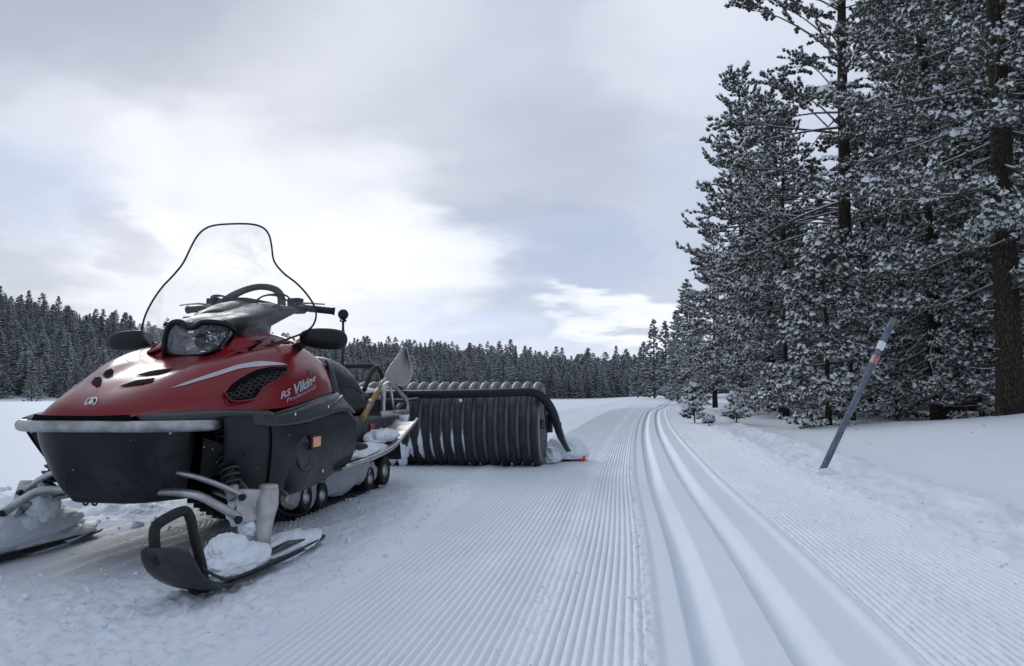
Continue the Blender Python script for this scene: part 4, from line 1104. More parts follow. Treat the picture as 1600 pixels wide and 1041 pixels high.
# snow flap and drawbar to the roller
prism('snow_flap', [(-.23, 5.72, .50), (.23, 5.72, .50), (.22, 5.86, .16), (-.22, 5.86, .16)], (0, .008, 0), M['rubber'], SL)
tube('rear_bumper', [(.25, 5.55, .42), (.25, 5.85, .44), (0, 5.90, .44), (-.25, 5.85, .44), (-.25, 5.55, .42)], .014, M['alu'], SL, 8, 3)
lumps('bumper_snow', (.22, 5.84, .475), (.06, .06, .045), M['snow_pack'], SL, 12, .3, 3., 3)
# ---- drive belt with lugs, slide rails, wheels
bp_ = catmull([(3.55, .40), (3.50, .31), (3.56, .22), (3.75, .11), (3.98, .030), (4.3, .022), (4.8, .022), (5.3, .022), (5.46, .06), (5.50, .14), (5.44, .22), (5.3, .245), (4.8, .26), (4.2, .33), (3.8, .42), (3.62, .43), (3.55, .40)], 8)
bm = bmesh.new(); ra = [bm.verts.new((-.205, a - 4, b)) for a, b in bp_[:-1]]; rb = [bm.verts.new((.205, a - 4, b)) for a, b in bp_[:-1]]
for i in range(len(ra)): j = (i + 1) % len(ra); bm.faces.new((ra[i], rb[i], rb[j], ra[j]))
belt = bm_obj('drive_belt', bm, M['rubber'], SL); m_ = belt.modifiers.new('solid', 'SOLIDIFY'); m_.thickness = .012; m_.offset = 0
d_ = np.concatenate([[0], np.cumsum(np.hypot(*np.diff(bp_, axis=0).T))]); N_ = int(d_[-1] / .064)
bm = bmesh.new()
for i in range(N_):
    t = d_[-1] * i / N_; a, b = np.interp(t, d_, bp_[:, 0]), np.interp(t, d_, bp_[:, 1])
    a2, b2 = np.interp((t + .01) % d_[-1], d_, bp_[:, 0]), np.interp((t + .01) % d_[-1], d_, bp_[:, 1])
    tx, tz = a2 - a, b2 - b; L = math.hypot(tx, tz) + 1e-9; nx, nz = -tz / L, tx / L
    nx, nz = -nx, -nz
    if (a - 4.5) * nx + (b - .22) * nz * 4 < 0: nx, nz = -nx, -nz
    rot = Matrix.Rotation(math.atan2(tz, tx), 3, 'X')
    for s0, wd in ((-.145, .10), (0, .12), (.145, .10)) if i % 2 else ((-.17, .05), (-.075, .09), (.075, .09), (.17, .05)):
        box('', (s0, a + nx * .016, b + nz * .016), (wd, .014, .026), None, None, rot, bm=bm)
lug = bm_obj('belt_lugs', bm, M['rubber'], belt, False); lug['kind'] = 'stuff'
for sg in (1, -1):
    rail = closed('slide_rail', [[(sg * .16 + x_, w, z + dz) for x_, dz in ((-.01, 0), (.01, 0), (.01, .05), (-.01, .05))] for w, z in ((3.85, .12), (4.0, .055), (4.3, .045), (5.2, .045), (5.35, .06))], M['black'], SL, 3, 1)
    for w_, z_, r_ in ((4.02, .115, .068), (4.24, .100, .070), (5.05, .105, .075), (5.37, .125, .098)):
        wh = lathe('idler_wheel', [(-.022, r_ * .9), (-.020, r_), (.020, r_), (.022, r_ * .92), (.012, r_ * .84)], (sg * .235, w_, z_), (sg, 0, 0), M['rubber'], SL, 28)
        lathe('wheel_disc', [(.0, r_ * .84), (.010, r_ * .80), (.012, r_ * .45), (.022, r_ * .38), (.024, .012)], (sg * .235, w_, z_), (sg, 0, 0), M['alu_dull'], wh, 24)
    # snow packed between the wheels
    for k_, (w0, z0, a_, b_, c_) in enumerate(((3.98, .145, .045, .18, .075), (4.13, .13, .040, .16, .085), (4.62, .155, .045, .36, .095), (4.95, .17, .050, .18, .090), (5.17, .13, .035, .12, .07))):
        lumps('packed_snow', (sg * .205, w0, z0), (a_, b_, c_), M['grey_snow'], SL, 20 + k_, .22, 2.2, 4)
    tube('rail_arm', [(sg * .20, 4.72, .30), (sg * .22, 4.85, .22), (sg * .22, 4.98, .12)], .014, M['black'], SL, 8, 2)
# ---- front suspension and skis
for sg in (1, -1):
    K = lambda L_: [(sg * a, b, c) for a, b, c in L_]
    ar = tube('lower_arm', K([(.16, 2.80, .300), (.26, 2.80, .298), (.34, 2.81, .285), (.42, 2.82, .245), (.492, 2.835, .203)]), [.014, .016, .017, .017, .017], M['alu'], SL, 12, 4)
    tube('arm_brace', K([(.22, 3.12, .27), (.38, 3.0, .245), (.46, 2.88, .215)]), .013, M['alu_dull'], ar, 10, 3)
    lathe('arm_bolt', [(-.02, .015), (.0, .015), (.004, .009), (.012, .009)], (sg * .497, 2.812, .199), (sg * .35, -1, 0), M['black'], ar, 12)
    ar = tube('upper_arm', K([(.20, 2.83, .375), (.30, 2.84, .355), (.39, 2.87, .318), (.47, 2.90, .275)]), .0115, M['alu'], SL, 10, 4)
    tube('upper_arm_rear', K([(.30, 3.10, .36), (.40, 3.0, .32), (.48, 2.94, .275)]), .0105, M['alu_dull'], ar, 10, 3)
    lathe('arm_bolt', [(-.02, .013), (.0, .013), (.004, .008), (.010, .008)], (sg * .474, 2.885, .272), (sg * .35, -1, 0), M['black'], ar, 12)
    # shock absorber with coil
    a = np.array((sg * .33, 3.00, .53)); b = np.array((sg * .415, 2.93, .255)); n_ = 9
    sh = tube('shock_absorber', [a, b], .020, M['black'], SL, 12, 1)
    ax = (b - a) / np.linalg.norm(b - a); x_ = np.cross(ax, [0, 1., 0]); x_ /= np.linalg.norm(x_); y_ = np.cross(ax, x_)
    hp = [a + (b - a) * (.04 + .80 * t) + .033 * (math.cos(t * n_ * 6.283) * x_ + math.sin(t * n_ * 6.283) * y_) for t in np.linspace(0, 1, n_ * 14)]
    tube('coil_spring', hp, .0065, M['dark'], sh, 6, 1)
    tube('shock_body', [a + (b - a) * .82, b], [.030, .024], M['cast'], sh, 12, 1)
    # spindle
    sp_ = tube('spindle', [(sg * .525, 3.00, .292), (sg * .525, 2.985, .235), (sg * .528, 2.96, .16), (sg * .535, 2.945, .075)], [.040, .046, .034, .026], M['cast'], SL, 14, 2)
    lathe('spindle_cap', [(0, .037), (.020, .037), (.025, .030), (.025, .01)], (sg * .525, 3.0, .285), (0, 0, 1), M['cast'], sp_, 20)
    prism('spindle_lug', K([(.44, 2.90, .30), (.53, 2.975, .29), (.53, 2.975, .18), (.47, 2.85, .175)]), (0, .035, 0), M['cast'], sp_, .006)
    tube('steering_rod', K([(.58, 3.04, .24), (.50, 3.2, .25), (.30, 3.3, .30)]), .009, M['alu_dull'], sp_, 8, 2)
    lumps('arm_snow', (sg * .43, 2.97, .215), (.05, .07, .065), M['snow_pack'], SL, 31, .3, 2., 4)
    lumps('arm_snow', (sg * .475, 2.95, .150), (.035, .06, .045), M['snow_pack'], SL, 33, .3, 2., 4)
    # ski: turned-up front, flared edges
    rows = []
    for w, z, hw, fl in ((2.262, .197, .050, .0), (2.268, .190, .074, .002), (2.288, .156, .086, .006), (2.325, .108, .090, .010), (2.39, .060, .090, .014), (2.49, .024, .088, .018), (2.66, .012, .086, .020), (3.0, .010, .084, .020), (3.22, .012, .080, .018), (3.36, .020, .072, .012), (3.42, .028, .058, .006)):
        rows.append([(sg * .54 + t * hw, w, z + fl * abs(t) ** 3) for t in (-1, -.8, -.4, 0, .4, .8, 1)])
    ski = surf('ski', rows, M['steel'], SL, 4, 3, .010, 1.)
    tube('ski_keel', [(sg * .54, 2.42, .058), (sg * .54, 2.53, .020), (sg * .54, 3.3, .008)], .012, M['black'], ski, 8, 4)
    for e in (-1, 1): tube('ski_edge', [(sg * .54 + e * .087, 2.34, .13), (sg * .54 + e * .087, 2.43, .086), (sg * .54 + e * .086, 2.55, .054), (sg * .54 + e * .083, 3.0, .044), (sg * .54 + e * .080, 3.3, .044)], .005, M['black'], ski, 6, 4)
    tube('ski_handle', [(sg * .500, 2.30, .150), (sg * .498, 2.285, .215), (sg * .500, 2.283, .258), (sg * .512, 2.298, .278), (sg * .533, 2.345, .296), (sg * .545, 2.372, .298), (sg * .553, 2.388, .275), (sg * .560, 2.405, .210), (sg * .572, 2.43, .120), (sg * .576, 2.44, .07)], .0165, M['rubber'], ski, 12, 5)
    lathe('ski_bolt', [(0, .012), (.01, .012)], (sg * .50, 2.285, .17), (0, -.9, .4), M['rubber'], ski, 8)
    prism('ski_wing', K([(.585, 2.80, .070), (.618, 2.86, .068), (.622, 3.14, .068), (.60, 3.02, .082)]), (0, 0, .010), M['steel'], ski, .003)
    lumps('ski_snow', (sg * .545, 2.70, .075), (.082, .225, .055), M['snow_pack'], ski, 41, .2, 1.8, 5, flatten=-.7)
    lumps('ski_snow', (sg * .535, 2.66, .120), (.055, .12, .055), M['snow_pack'], ski, 46, .2, 2.2, 5, flatten=-.7)
    lumps('ski_snow', (sg * .54, 3.12, .045), (.082, .30, .050), M['snow_pack'], ski, 43, .26, 1.6, 5, flatten=-.7)
# thicker snow load on the far ski
lumps('ski_snow', (-.55, 2.72, .11), (.10, .62, .105), M['snow_pack'], SL, 51, .16, 1.6, 5, flatten=-.8)
ORG = np.array([0., 0, 0])

# ---- details lying on the snowmobile's skin
ORG = np.array([0., 4.0, 0])
mir_ = lambda L_, sg: [(sg * a, b, c) for a, b, c in L_]
SLOTS = [[(-0.0075, 2.8928, 0.7305), (-0.0006, 2.9192, 0.7385), (0.0175, 2.9759, 0.755), (0.0526, 3.0088, 0.7635), (0.0888, 3.0187, 0.7663), (0.1044, 2.9407, 0.7463), (0.0829, 2.8973, 0.7328), (0.0434, 2.8826, 0.7277)],
 [(0.0168, 2.7841, 0.6946), (0.027, 2.8193, 0.7071), (0.0438, 2.8739, 0.725), (0.1063, 2.9033, 0.7354), (0.1225, 2.845, 0.717), (0.1018, 2.8076, 0.7044), (0.054, 2.7804, 0.6946)],
 [(-0.1438, 2.9045, 0.7386), (-0.1639, 2.9551, 0.7578), (-0.1588, 2.9796, 0.7662), (-0.132, 2.9584, 0.7552), (-0.1004, 2.9065, 0.736), (-0.1034, 2.8798, 0.728)],
 [(-0.1303, 2.8193, 0.7073), (-0.1548, 2.8779, 0.7281), (-0.1366, 2.8833, 0.7306), (-0.1013, 2.8467, 0.7175), (-0.0653, 2.7866, 0.6971), (-0.0708, 2.7723, 0.6922)]]
for i_, dw in ((0, .016), (1, -.016)):
    m0 = np.mean(SLOTS[i_], 0); SLOTS[i_] = [(a, m0[1] + (b - m0[1]) * .78 + dw + (a - m0[0]) * .10, m0[2] + (c - m0[2]) * .78 + dw * .33) for a, b, c in SLOTS[i_]]
for L_ in SLOTS: patch('hood_vent', L_, hood, M['mesh_black'], SL, .003, 2)  # vents are not cut in: black patches paint their inner shade
STR = [(0.2071, 2.8179, 0.6873), (0.2273, 2.8845, 0.7099), (0.2659, 3.0046, 0.7471), (0.3087, 3.1319, 0.7844), (0.3492, 3.2518, 0.8046), (0.3969, 3.3717, 0.8), (0.4115, 3.4068, 0.7925), (0.3709, 3.2385, 0.7819), (0.3221, 3.1181, 0.7679), (0.276, 2.9874, 0.7313), (0.2352, 2.8717, 0.6998)]
GR = [(0.3465, 2.9669, 0.6699), (0.3414, 3.0312, 0.7059), (0.3519, 3.1059, 0.7383), (0.3684, 3.1852, 0.7641), (0.3919, 3.287, 0.7805), (0.4162, 3.3767, 0.78), (0.4241, 3.3665, 0.7683), (0.429, 3.2421, 0.724), (0.4213, 3.1511, 0.6907), (0.4212, 3.0844, 0.6486), (0.4076, 3.0294, 0.6388), (0.3796, 2.9626, 0.637)]
for sg in (1, -1):
    patch('silver_stripe', mir_(STR, sg), hood, M['stripe'], SL, .0025, 2)
    top, bot = np.array(STR[:6]), np.array([STR[0]] + STR[:6:-1] + [STR[6]])
    mid = [top[i] * .45 + bot[i] * .55 for i in range(6)]; mid2 = [top[i] * .30 + bot[i] * .70 for i in range(6)]
    patch('dark_pinstripe', mir_([tuple(p) for p in mid] + [tuple(p) for p in mid2[::-1]], sg), hood, M['stripe_dark'], SL, .0040, 2)
    gv = patch('side_grille', mir_(GR, sg), hood, M['mesh_black'], SL, .004, 2)  # black patch paints the dark behind the mesh
    # hexagonal wire mesh over the black patch
    P2 = [(w, z) for _, w, z in GR]; bm = bmesh.new(); pw, pz = .036, .021; row = 0; z = .632
    while z < .79:
        w = 2.94 + (pw / 2 if row % 2 else 0)
        while w < 3.40:
            if inside(w, z, P2):
                a_ = [(k * 60 + 30) * math.pi / 180 for k in range(6)]
                so = sg * (.36 + .10 * (w - 2.95) / .4)
                o_ = [bm.verts.new((so, w + pw * .56 * math.cos(t) - 4, z + pz * .62 * math.sin(t))) for t in a_]
                i_ = [bm.verts.new((so, w + pw * .42 * math.cos(t) - 4, z + pz * .46 * math.sin(t))) for t in a_]
                for k in range(6): bm.faces.new((o_[k], o_[(k + 1) % 6], i_[(k + 1) % 6], i_[k]))
            w += pw
        z += pz * .93; row += 1
    hx = bm_obj('grille_mesh', bm, M['dark'], gv); hx['kind'] = 'stuff'
    m_ = hx.modifiers.new('lie_on', 'SHRINKWRAP'); m_.target = hood; m_.offset = .007; m_.wrap_mode = 'ABOVE_SURFACE'; m_.wrap_method = 'NEAREST_SURFACEPOINT'
    tube('grille_rim', mir_(GR + GR[:1], sg), .004, M['red'], gv, 6, 3, close=True)
    rm = SL.children[-1]
    tag_ = patch('shield_badge', mir_([(.444, 3.55, .772), (.444, 3.585, .776), (.449, 3.58, .752), (.451, 3.57, .744), (.449, 3.555, .752)], sg), hood, M['grey'], SL, .002, 1)
def lettering(name, body, size, xs, start, end, sg, mat, shear=.35, bold=.012):
    """text laid along the hood side from start to end (w,z); xs stretches it lengthwise"""
    cu = bpy.data.curves.new('t', 'FONT'); cu.body = body; cu.size = size; cu.shear = shear; cu.offset = bold * size; cu.resolution_u = 2
    to = bpy.data.objects.new('t', cu); COL.objects.link(to)
    bpy.context.view_layer.update()
    me = bpy.data.meshes.new_from_object(to.evaluated_get(bpy.context.evaluated_depsgraph_get()))
    wd = max(v.co.x for v in me.vertices)
    for v in me.vertices:
        t = v.co.x / wd
        w = start[0] + (end[0] - start[0]) * (t if sg > 0 else 1 - t); z = start[1] + (end[1] - start[1]) * (t if sg > 0 else 1 - t) + v.co.y
        v.co = Vector((sg * (.468 - .10 * max(0, w - 3.46)), w - 4.0, z))
    bpy.data.objects.remove(to); me.materials.clear(); me.materials.append(mat)
    o = link(bpy.data.objects.new(name, me), SL)
    m_ = o.modifiers.new('lie_on', 'SHRINKWRAP'); m_.target = hood; m_.offset = .0022; m_.wrap_mode = 'ABOVE_SURFACE'; m_.wrap_method = 'NEAREST_SURFACEPOINT'
    return o
for sg in (1, -1):
    lettering('lettering', 'RS', .040, 1, (3.235, .645), (3.335, .664), sg, M['white_print'], .35, .03)
    lettering('lettering', 'Viking', .064, 1, (3.345, .659), (3.63, .718), sg, M['white_print'], .35, .03)
    lettering('lettering', 'Professional', .026, 1, (3.275, .625), (3.62, .690), sg, M['stripe'], .2, .0)
def seam(name, L_, wd, mat):
    P = catmull(L_, 4); t = np.gradient(P, axis=0); n = np.stack([-t[:, 1], t[:, 0], 0 * t[:, 0]], -1); n /= np.linalg.norm(n, axis=1, keepdims=True)
    patch(name, list(P + n * wd) + list((P - n * wd)[::-1]), hood, mat, SL, .0022)
for sg in (1, -1):
    seam('panel_gap', mir_([(.13, 3.25, .82), (.10, 3.19, .81), (.11, 3.12, .80), (.16, 3.10, .80), (.22, 3.15, .82)], sg), .0014, M['mesh_black'])
    seam('panel_gap', mir_([(.40, 3.93, .75), (.36, 3.86, .84), (.345, 3.74, .87), (.35, 3.62, .88)], sg), .0016, M['mesh_black'])
    for w_, z_ in ((3.30, .575), (3.68, .60), (3.62, .30), (4.08, .36)):
        lathe('panel_screw', [(0, .009), (.004, .008), (.005, .003)], (sg * .497, w_, z_), (sg, 0, 0), M['chrome'], SL, 12)
# round maker's badge with three crossed forks
bc = np.array((.010, 2.636, .6345)); bn = np.array((0, -.78, .62)); bn /= np.linalg.norm(bn)
bx_ = np.array((1., 0, 0)); by_ = np.cross(bn, bx_)
bd = lathe('badge', [(0, .0225), (.003, .0225), (.004, .019)], bc, bn, M['black'], SL, 32)
tube('badge_rim', [bc + bn * .004 + .0212 * (math.cos(a) * bx_ + math.sin(a) * by_) for a in np.linspace(0, 2 * math.pi, 33)], .0022, M['chrome'], bd, 6, 1, close=True)
bm = bmesh.new()
for k in range(3):
    a = math.pi / 2 + k * 2 * math.pi / 3; d = math.cos(a) * bx_ + math.sin(a) * by_; e = math.cos(a + math.pi / 2) * bx_ + math.sin(a + math.pi / 2) * by_
    q = bc + bn * .005
    tube('', [q - d * .010, q + d * .006], .0016, None, None, 5, 1, bm=bm)
    for f in (-1, 0, 1): tube('', [q + d * .005 + e * f * .0045, q + d * .0185 + e * f * .0045], .0013, None, None, 5, 1, bm=bm)
    tube('', [q + d * .005 - e * .0055, q + d * .005 + e * .0055], .0014, None, None, 5, 1, bm=bm)
bm_obj('badge_forks', bm, M['chrome'], bd, False)
ORG = np.array([0., 0, 0])

# ================================================================ grooming roller and comb
def roller_material():
    m_, N, b = material('ribbed_drum_plastic')
    oc = N.node('ShaderNodeTexCoord').outputs['Object']; geo = N.node('ShaderNodeNewGeometry')
    sz = N.node('ShaderNodeSeparateXYZ'); N.l.new(geo.outputs['Normal'], sz.inputs[0])
    n = N.noise(oc, 9, 5, .65); n2 = N.noise(N.vscale(oc, (1, 3, 3)), 26, 4, .7)
    fr = N.m('MULTIPLY', N.rng(N.m('ADD', sz.outputs[2], N.m('MULTIPLY', N.m('SUBTRACT', n, .5), .7)), .15, .95), .85)
    fleck = N.rng(n2, .66, .74)
    c = N.mix(N.rng(n, .3, .7), (.009, .011, .014), (.022, .025, .030))
    so = N.node('ShaderNodeSeparateXYZ'); N.l.new(oc, so.inputs[0])
    rr = N.m('SQRT', N.m('ADD', N.m('POWER', so.outputs[1], 2.), N.m('POWER', N.m('SUBTRACT', so.outputs[2], .375), 2.)))
    gv = N.m('MULTIPLY', N.rng(rr, .372, .342), N.rng(N.noise(oc, 4., 4, .6), .3, .55, .25, .9))
    c = N.mix(gv, c, (.24, .26, .29)); c = N.mix(fr, c, (.17, .185, .21)); c = N.mix(N.m('MULTIPLY', fleck, .55), c, (.5, .53, .58))
    N.put(b.inputs['Base Color'], c); b.inputs['Roughness'].default_value = .5
    bump(N, b, n2, .25, .004); return m_
M['drum'] = roller_material()
RO = empty('grooming_roller', (-1.95, 7.22, 0)); tag(RO, 'wide black ribbed drum roller in a black steel frame, hitched behind the snowmobile', 'snow roller')
ax_y, ax_z, R0 = 7.22, .375, .385
pitch = .0965; nr_ = 24; x1 = -.80; x0 = x1 - pitch * nr_
prof = []
for i in range(nr_):
    for t in (0, .12, .25, .38, .5, .62, .75, .88):
        prof.append((i * pitch + t * pitch, R0 - .060 * (1 - abs(math.sin(math.pi * t)) ** .55)))
prof.append((nr_ * pitch, R0 - .05))
bm = bmesh.new(); K_ = 72; rings = []
for h, r in prof: rings.append([bm.verts.new((x0 + h, ax_y + r * math.cos(a), ax_z + r * math.sin(a))) for a in np.arange(K_) / K_ * 2 * np.pi])
for a, b in zip(rings[:-1], rings[1:]):
    for i in range(K_): bm.faces.new((a[i], a[(i + 1) % K_], b[(i + 1) % K_], b[i]))
inner = [bm.verts.new((x1 - .002, ax_y + .318 * math.cos(a), ax_z + .318 * math.sin(a))) for a in np.arange(K_) / K_ * 2 * np.pi]
deep = [bm.verts.new((x1 - .09, ax_y + .315 * math.cos(a), ax_z + .315 * math.sin(a))) for a in np.arange(K_) / K_ * 2 * np.pi]
for a, b in ((rings[-1], inner), (inner, deep)):
    for i in range(K_): bm.faces.new((a[i], a[(i + 1) % K_], b[(i + 1) % K_], b[i]))
def loc_all(o):
    o.matrix_parent_inverse = Matrix.Translation(-Vector(o.parent.location)) if o.parent and o.parent is RO else o.matrix_parent_inverse
    return o
ORG = np.array(RO.location)
for v in bm.verts: v.co -= Vector(ORG)
drum = bm_obj('ribbed_drum', bm, M['drum'], RO)
lathe('drum_end', [(0, .316), (.004, .316), (.006, .30), (.004, .12), (.03, .10), (.04, .05)], (x1 - .085, ax_y, ax_z), (1, 0, 0), M['grey'], drum, 40)
lathe('axle', [(0, .045), (.14, .045), (.15, .03)], (x1 - .08, ax_y, ax_z), (1, 0, 0), M['alu_dull'], drum, 20)
# snow caught between the left-hand ribs, low on the front
gr_ = random.Random(8)
for i in range(9, 18):
    xg = x0 + i * pitch; a0 = math.pi + gr_.uniform(.05, .35); a1 = math.pi + gr_.uniform(.75, 1.25)
    if i >= 16: a0, a1 = math.pi + .1, math.pi + .8
    pts_ = [(xg + gr_.uniform(-.004, .004), ax_y + (R0 - .038) * math.cos(t), ax_z + (R0 - .038) * math.sin(t)) for t in np.linspace(a0, a1, 9)]
    w_ = gr_.uniform(.022, .036) if i < 14 else gr_.uniform(.010, .018)
    tube('caked_snow', pts_, [.003, w_ * .5, w_, w_ * 1.1, w_ * .9, w_, w_ * .7, w_ * .5, .003], M['snow_pack'], drum, 8, 2)
for k in range(3):
    lumps('caked_snow', (-2.20 + .085 * k, ax_y - .315 + .004 * k, .20 - .03 * k), (.05, .045, .13), M['snow_pack'], drum, 60 + k, .55, 3., 4)
# frame
fp = [(-3.16, 7.5, .12), (-3.14, 7.25, .45), (-3.10, 6.95, .63), (-3.0, 6.82, .645), (-2.4, 6.82, .645), (-1.9, 6.82, .643), (-1.2, 6.82, .655), (-.93, 6.82, .665), (-.83, 6.84, .655), (-.76, 6.92, .60), (-.70, 7.05, .48), (-.655, 7.28, .27), (-.61, 7.50, .12)]
tube('frame_bar', fp, [.03, .034, .036, .036, .036, .036, .036, .036, .038, .040, .040, .034, .018], M['black'], RO, 12, 5)
fb = RO.children[-1]
prism('end_plate', [(-.765, 6.86, .60), (-.765, 7.18, .60), (-.765, 7.34, .42), (-.765, 7.32, .30), (-.765, 7.12, .30), (-.765, 6.98, .42)], (.012, 0, 0), M['black'], RO)
prism('bearing_arm', [(-.752, 7.14, .46), (-.752, 7.30, .46), (-.752, 7.27, .30), (-.752, 7.17, .30)], (.03, 0, 0), M['black'], RO)
box('frame_clamp', (-.665, 7.20, .36), (.05, .07, .06), M['black'], RO)
lathe('frame_bolt', [(0, .016), (.02, .016)], (-1.478, 6.80, .590), (0, -1, 0), M['chrome'], fb, 10)
box('hitch_mast', (-2.02, 6.75, .70), (.05, .06, .34), M['black'], RO, Matrix.Rotation(.12, 3, 'X'))
tube('drawbar', [(-1.95, 5.85, .40), (-1.95, 6.3, .46), (-1.95, 6.80, .62)], .032, M['black'], RO, 10, 2)
tube('drawbar_brace', [(-1.97, 6.0, .44), (-2.6, 6.82, .63)], .022, M['black'], RO, 8, 1)
# comb drag behind the drum
cb = box('comb_bar', (-1.86, 7.80, .035), (2.48, .16, .045), M['rubber'], RO, None, .008)
bm = bmesh.new()
for k in range(95): box('', (-3.08 + k * .0262, 7.70, .012), (.014, .10, .026), None, None, Matrix.Rotation(.4, 3, 'X'), bm=bm)
tag(bm_obj('comb_teeth', bm, M['rubber'], cb, False), kind='stuff')
box('orange_comb_end', (-.535, 7.78, .030), (.165, .19, .050), M['orange'], RO, None, .012)
bm = bmesh.new()
for k in range(7): box('', (-.607 + k * .0245, 7.675, .010), (.013, .03, .02), None, None, None, bm=bm)
bm_obj('orange_tooth_row', bm, M['orange'], RO.children[-1], False)
lumps('piled_snow', (-.66, 7.72, .10), (.20, .16, .14), M['snow_pack'], RO, 71, .22, 1.6, 5, flatten=-.5)
lumps('piled_snow', (-.52, 7.80, .075), (.10, .12, .095), M['snow_pack'], RO, 72, .2, 1.8, 5, flatten=-.5)
lumps('piled_snow', (-.76, 7.50, .06), (.09, .22, .09), M['snow_pack'], RO, 73, .2, 1.8, 5, flatten=-.5)
tube('comb_arm', [(-.64, 7.36, .24), (-.60, 7.55, .12), (-.575, 7.68, .065)], .014, M['black'], RO, 8, 2)
ORG = np.array([0., 0, 0])

# ================================================================ shovel strapped behind the seat
SH = empty('shovel', (-1.72, 5.5, .50)); tag(SH, 'shovel with pale grey scoop and worn wooden handle strapped behind the seat', 'shovel')
ORG = np.array(SH.location)
L1 = [(-1.735, 5.48, .735), (-1.760, 5.50, .755), (-1.745, 5.60, .850), (-1.715, 5.68, .925), (-1.690, 5.75, 1.010)]
L3 = [(-1.650, 5.50, .715), (-1.620, 5.60, .712), (-1.605, 5.68, .790), (-1.620, 5.72, .860), (-1.665, 5.75, .990)]
def mid3(a, b, d): return [((p[0] + q[0]) / 2, (p[1] + q[1]) / 2 + d, (p[2] + q[2]) / 2) for p, q in zip(a, b)]
surf('scoop', [L1, mid3(L1, L3, .07), L3], M['scoop'], SH, 5, 5, .006)
tube('scoop_rim', L1[::-1] + [((L1[0][0] + L3[0][0]) / 2, 5.53, .71)] + L3, .006, M['alu_dull'], SH, 8, 4)
tube('shovel_handle', [(-1.715, 4.93, .500), (-1.735, 5.13, .585)], .021, M['wood'], SH, 12, 1)
tube('shovel_handle', [(-1.737, 5.15, .592), (-1.765, 5.44, .705)], [.021, .019], M['wood'], SH, 12, 1)
tube('handle_collar', [(-1.733, 5.115, .578), (-1.739, 5.165, .600)], .026, M['alu_dull'], SH, 12, 1)
tube('scoop_socket', [(-1.760, 5.40, .690), (-1.745, 5.52, .745)], [.024, .034], M['scoop'], SH, 12, 1)
ORG = np.array([0., 0, 0])
# ================================================================ camera on a pole
CP = empty('camera_pole', (-1.975, 5.25, .62)); tag(CP, 'thin black pole with a small round camera on top, standing up behind the seat', 'camera pole')
ORG = np.array(CP.location)
tube('pole', [(-1.975, 5.25, .60), (-1.975, 5.25, 1.155)], .0085, M['black'], CP, 10, 1)
lathe('pole_joint', [(0, .012), (.05, .013), (.055, .01)], (-1.975, 5.25, 1.04), (0, 0, 1), M['black'], CP, 12)
lathe('camera', [(-.022, .012), (-.020, .030), (-.008, .036), (.008, .036), (.020, .030), (.022, .012)], (-1.975, 5.25, 1.203), (.3, -1, .1), M['black'], CP, 24)
box('camera_clamp', (-1.975, 5.25, 1.160), (.042, .025, .018), M['black'], CP, None, .004)
lathe('clamp_screw', [(0, .006), (.012, .006)], (-1.975, 5.236, 1.16), (0, -1, 0), M['chrome'], CP, 8)
ORG = np.array([0., 0, 0])
# ================================================================ leaning marker post
def post_material():
    m_, N, b = material('weathered_blue_paint')
    oc = N.node('ShaderNodeTexCoord').outputs['Object']
    n = N.noise(N.vscale(oc, (6, 6, 1)), 9, 6, .7); n2 = N.noise(oc, 30, 4, .6)
    c = N.mix(N.rng(n, .32, .68), (.055, .075, .12), (.16, .19, .235))
    c = N.mix(N.m('MULTIPLY', N.rng(n2, .58, .72), .6), c, (.30, .30, .29))
    sz = N.node('ShaderNodeSeparateXYZ'); N.l.new(oc, sz.inputs[0])
    c = N.mix(N.rng(N.m('ADD', sz.outputs[2], N.m('MULTIPLY', n2, .03)), 1.315, 1.345), c, (.17, .145, .12))
    N.put(b.inputs['Base Color'], c); b.inputs['Roughness'].default_value = .7; bump(N, b, n, .4, .004); return m_
PO = empty('marker_post', (1.452, 6.60, float(ground_z(1.452, 6.6)))); tag(PO, 'blue-grey trail marker post leaning right in the snow, white and red bands near its top', 'marker post')
PO.rotation_euler = (R(-3), R(26.2), 0)
pw2 = .034; sq_ = [(pw2 * 1.15, pw2 * .8), (-pw2 * 1.15, pw2 * .8), (-pw2 * 1.15, -pw2 * .8), (pw2 * 1.15, -pw2 * .8)]
def pbox(name, z0, z1, g_, mat, parent, bev=.004):
    bm = bmesh.new(); M_ = Matrix.Rotation(R(28), 4, 'Z') @ Matrix.Translation((0, 0, (z0 + z1) / 2)) @ Matrix.Diagonal((.043 + g_, .033 + g_, z1 - z0, 1))
    bmesh.ops.create_cube(bm, size=1, matrix=M_); o = bm_obj(name, bm, mat, parent, False, bev); return o
pbox('post_shaft', -.30, 1.365, 0, post_material(), PO)
M['white_band'] = simple('white_tape', (.72, .75, .80), .5, var=.08, scale=20.)
M['red_band'] = simple('red_tape', (.55, .02, .03), .45, var=.15, scale=30.)
M['cream_band'] = simple('faded_tape', (.50, .46, .42), .5, var=.15, scale=30.)
pbox('white_band', 1.085, 1.155, .003, M['white_band'], PO, .001)
pbox('red_band', .965, 1.030, .003, M['cream_band'], PO, .001)
rb_ = PO.children[-1]
bm = bmesh.new()
M_ = Matrix.Rotation(R(28), 4, 'Z')
def plate(bm, x, z, w, h, y): bmesh.ops.create_cube(bm, size=1, matrix=M_ @ Matrix.Translation((x, y, z)) @ Matrix.Diagonal((w, .0012, h, 1)))
plate(bm, -.002, .9975, .037, .060, -.0185)
o = bm_obj('red_panel', bm, M['red_band'], rb_, False)
bm = bmesh.new()
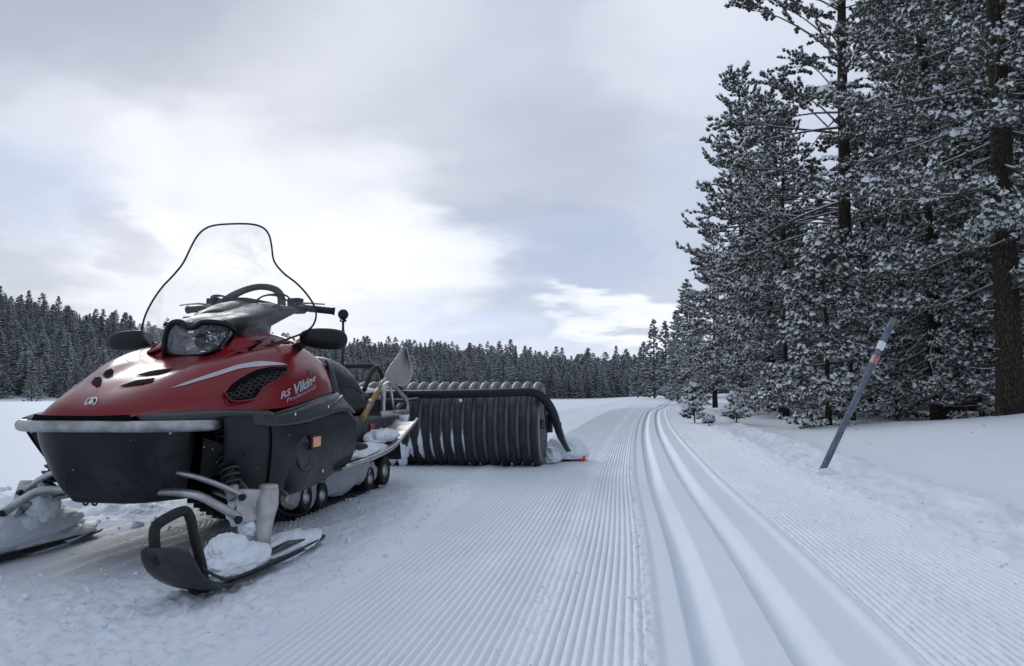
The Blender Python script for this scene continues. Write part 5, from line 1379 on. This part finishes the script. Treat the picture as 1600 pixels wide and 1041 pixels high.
for x, z, w, h in ((-.012, .9975, .005, .040), (-.004, 1.015, .014, .005), (-.004, .998, .014, .005), (-.004, .980, .014, .005), (.006, 1.007, .005, .014), (.006, .989, .005, .014)): plate(bm, x * .7, z, w * .75, h, -.0193)
bm_obj('panel_mark', bm, M['cream_band'], rb_, False)
lathe('knot', [(0, .009), (.002, .008)], tuple(M_ @ Vector((.003, -.0165, .36))), tuple(M_.to_3x3() @ Vector((0, -1, 0))), M['grey'], PO, 12)
ORG = np.array([0., 0, 0])
z_ = float(ground_z(1.45, 6.55))
tag(lumps('snow_mound', (1.485, 6.55, z_ + .0), (.085, .07, .045), M['snow'], None, 81, .2, 1.8, 5), 'little mound of snow heaped round the foot of the leaning marker post', 'snow mound')

# ================================================================ loose crumbs of snow on the trail
g = np.random.default_rng(21)
PX = []; 
for n_, v0, v1, w0, w1, s0, s1 in ((130, -.36, -.20, 1.7, 7, .002, .006), (220, -.02, .07, 1.7, 7, .002, .007), (200, .72, 1.35, 2.0, 8, .002, .006), (240, 1.35, 2.1, 3.0, 11, .004, .013),
                                   (420, -1.9, -1.0, 2.0, 6.5, .003, .012), (300, -2.9, -1.6, 2.2, 5, .004, .014), (160, -4.2, -2.4, 3.6, 6.5, .01, .035)):
    v = g.uniform(v0, v1, n_); w = w0 + (w1 - w0) * g.uniform(0, 1, n_) ** 1.4
    PX.append(np.stack([v + bend(w), w, s0 + (s1 - s0) * g.uniform(0, 1, n_) ** 3], -1))
PX = np.concatenate(PX); A = Acc()
zz = ground_z(PX[:, 0], PX[:, 1])
bm = bmesh.new(); bmesh.ops.create_icosphere(bm, subdivisions=1, radius=1)
iv = np.array([v.co[:] for v in bm.verts]); jf = np.array([[v.index for v in f.verts] for f in bm.faces]); bm.free()
for k in range(4):
    s = slice(k, None, 4); n = len(PX[s])
    tv = iv * (1 + g.uniform(-.25, .25, (len(iv), 1))) * np.array([1, 1, .8])
    V, F = stamp(tv, jf, np.stack([PX[s][:, 0], PX[s][:, 1], zz[s] + PX[s][:, 2] * .35], -1), rot_batch(g.normal(0, 1, (n, 3)) + [0, 0, 1.5], g.uniform(0, 6, n)), np.repeat(PX[s][:, 2:3], 3, 1)); A.add(V, F, 0)
V, F, m_ = A.get()
tag(mesh_np('snow_crumbs', V, F, [M['snow']]), 'loose crumbs of snow scattered over the groomed trail', kind='stuff')

# bits of bark and twig dropped on the snow under the near pines
A = Acc(); g = np.random.default_rng(9)
for _ in range(60):
    px_ = g.uniform(1180, 1640); d = g.uniform(9.5, 16) if px_ > 1330 else g.uniform(12, 22); x, y = at_px(px_, d); z = float(ground_z(x, y)) + .004
    a = g.uniform(0, 6.28); L = g.uniform(.01, .05)
    A.add(*tube_tris(np.array([(x, y, z), (x + math.cos(a) * L * .5, y + math.sin(a) * L * .5, z + .004), (x + math.cos(a + .3) * L, y + math.sin(a + .3) * L, z)]), [.003, .003, .0015], 3), 0)
V, F, m_ = A.get()
tag(mesh_np('fallen_twigs', V, F, [M['bark']]), 'scattered fallen twigs and bark flakes on the snow under the near pines', kind='stuff')
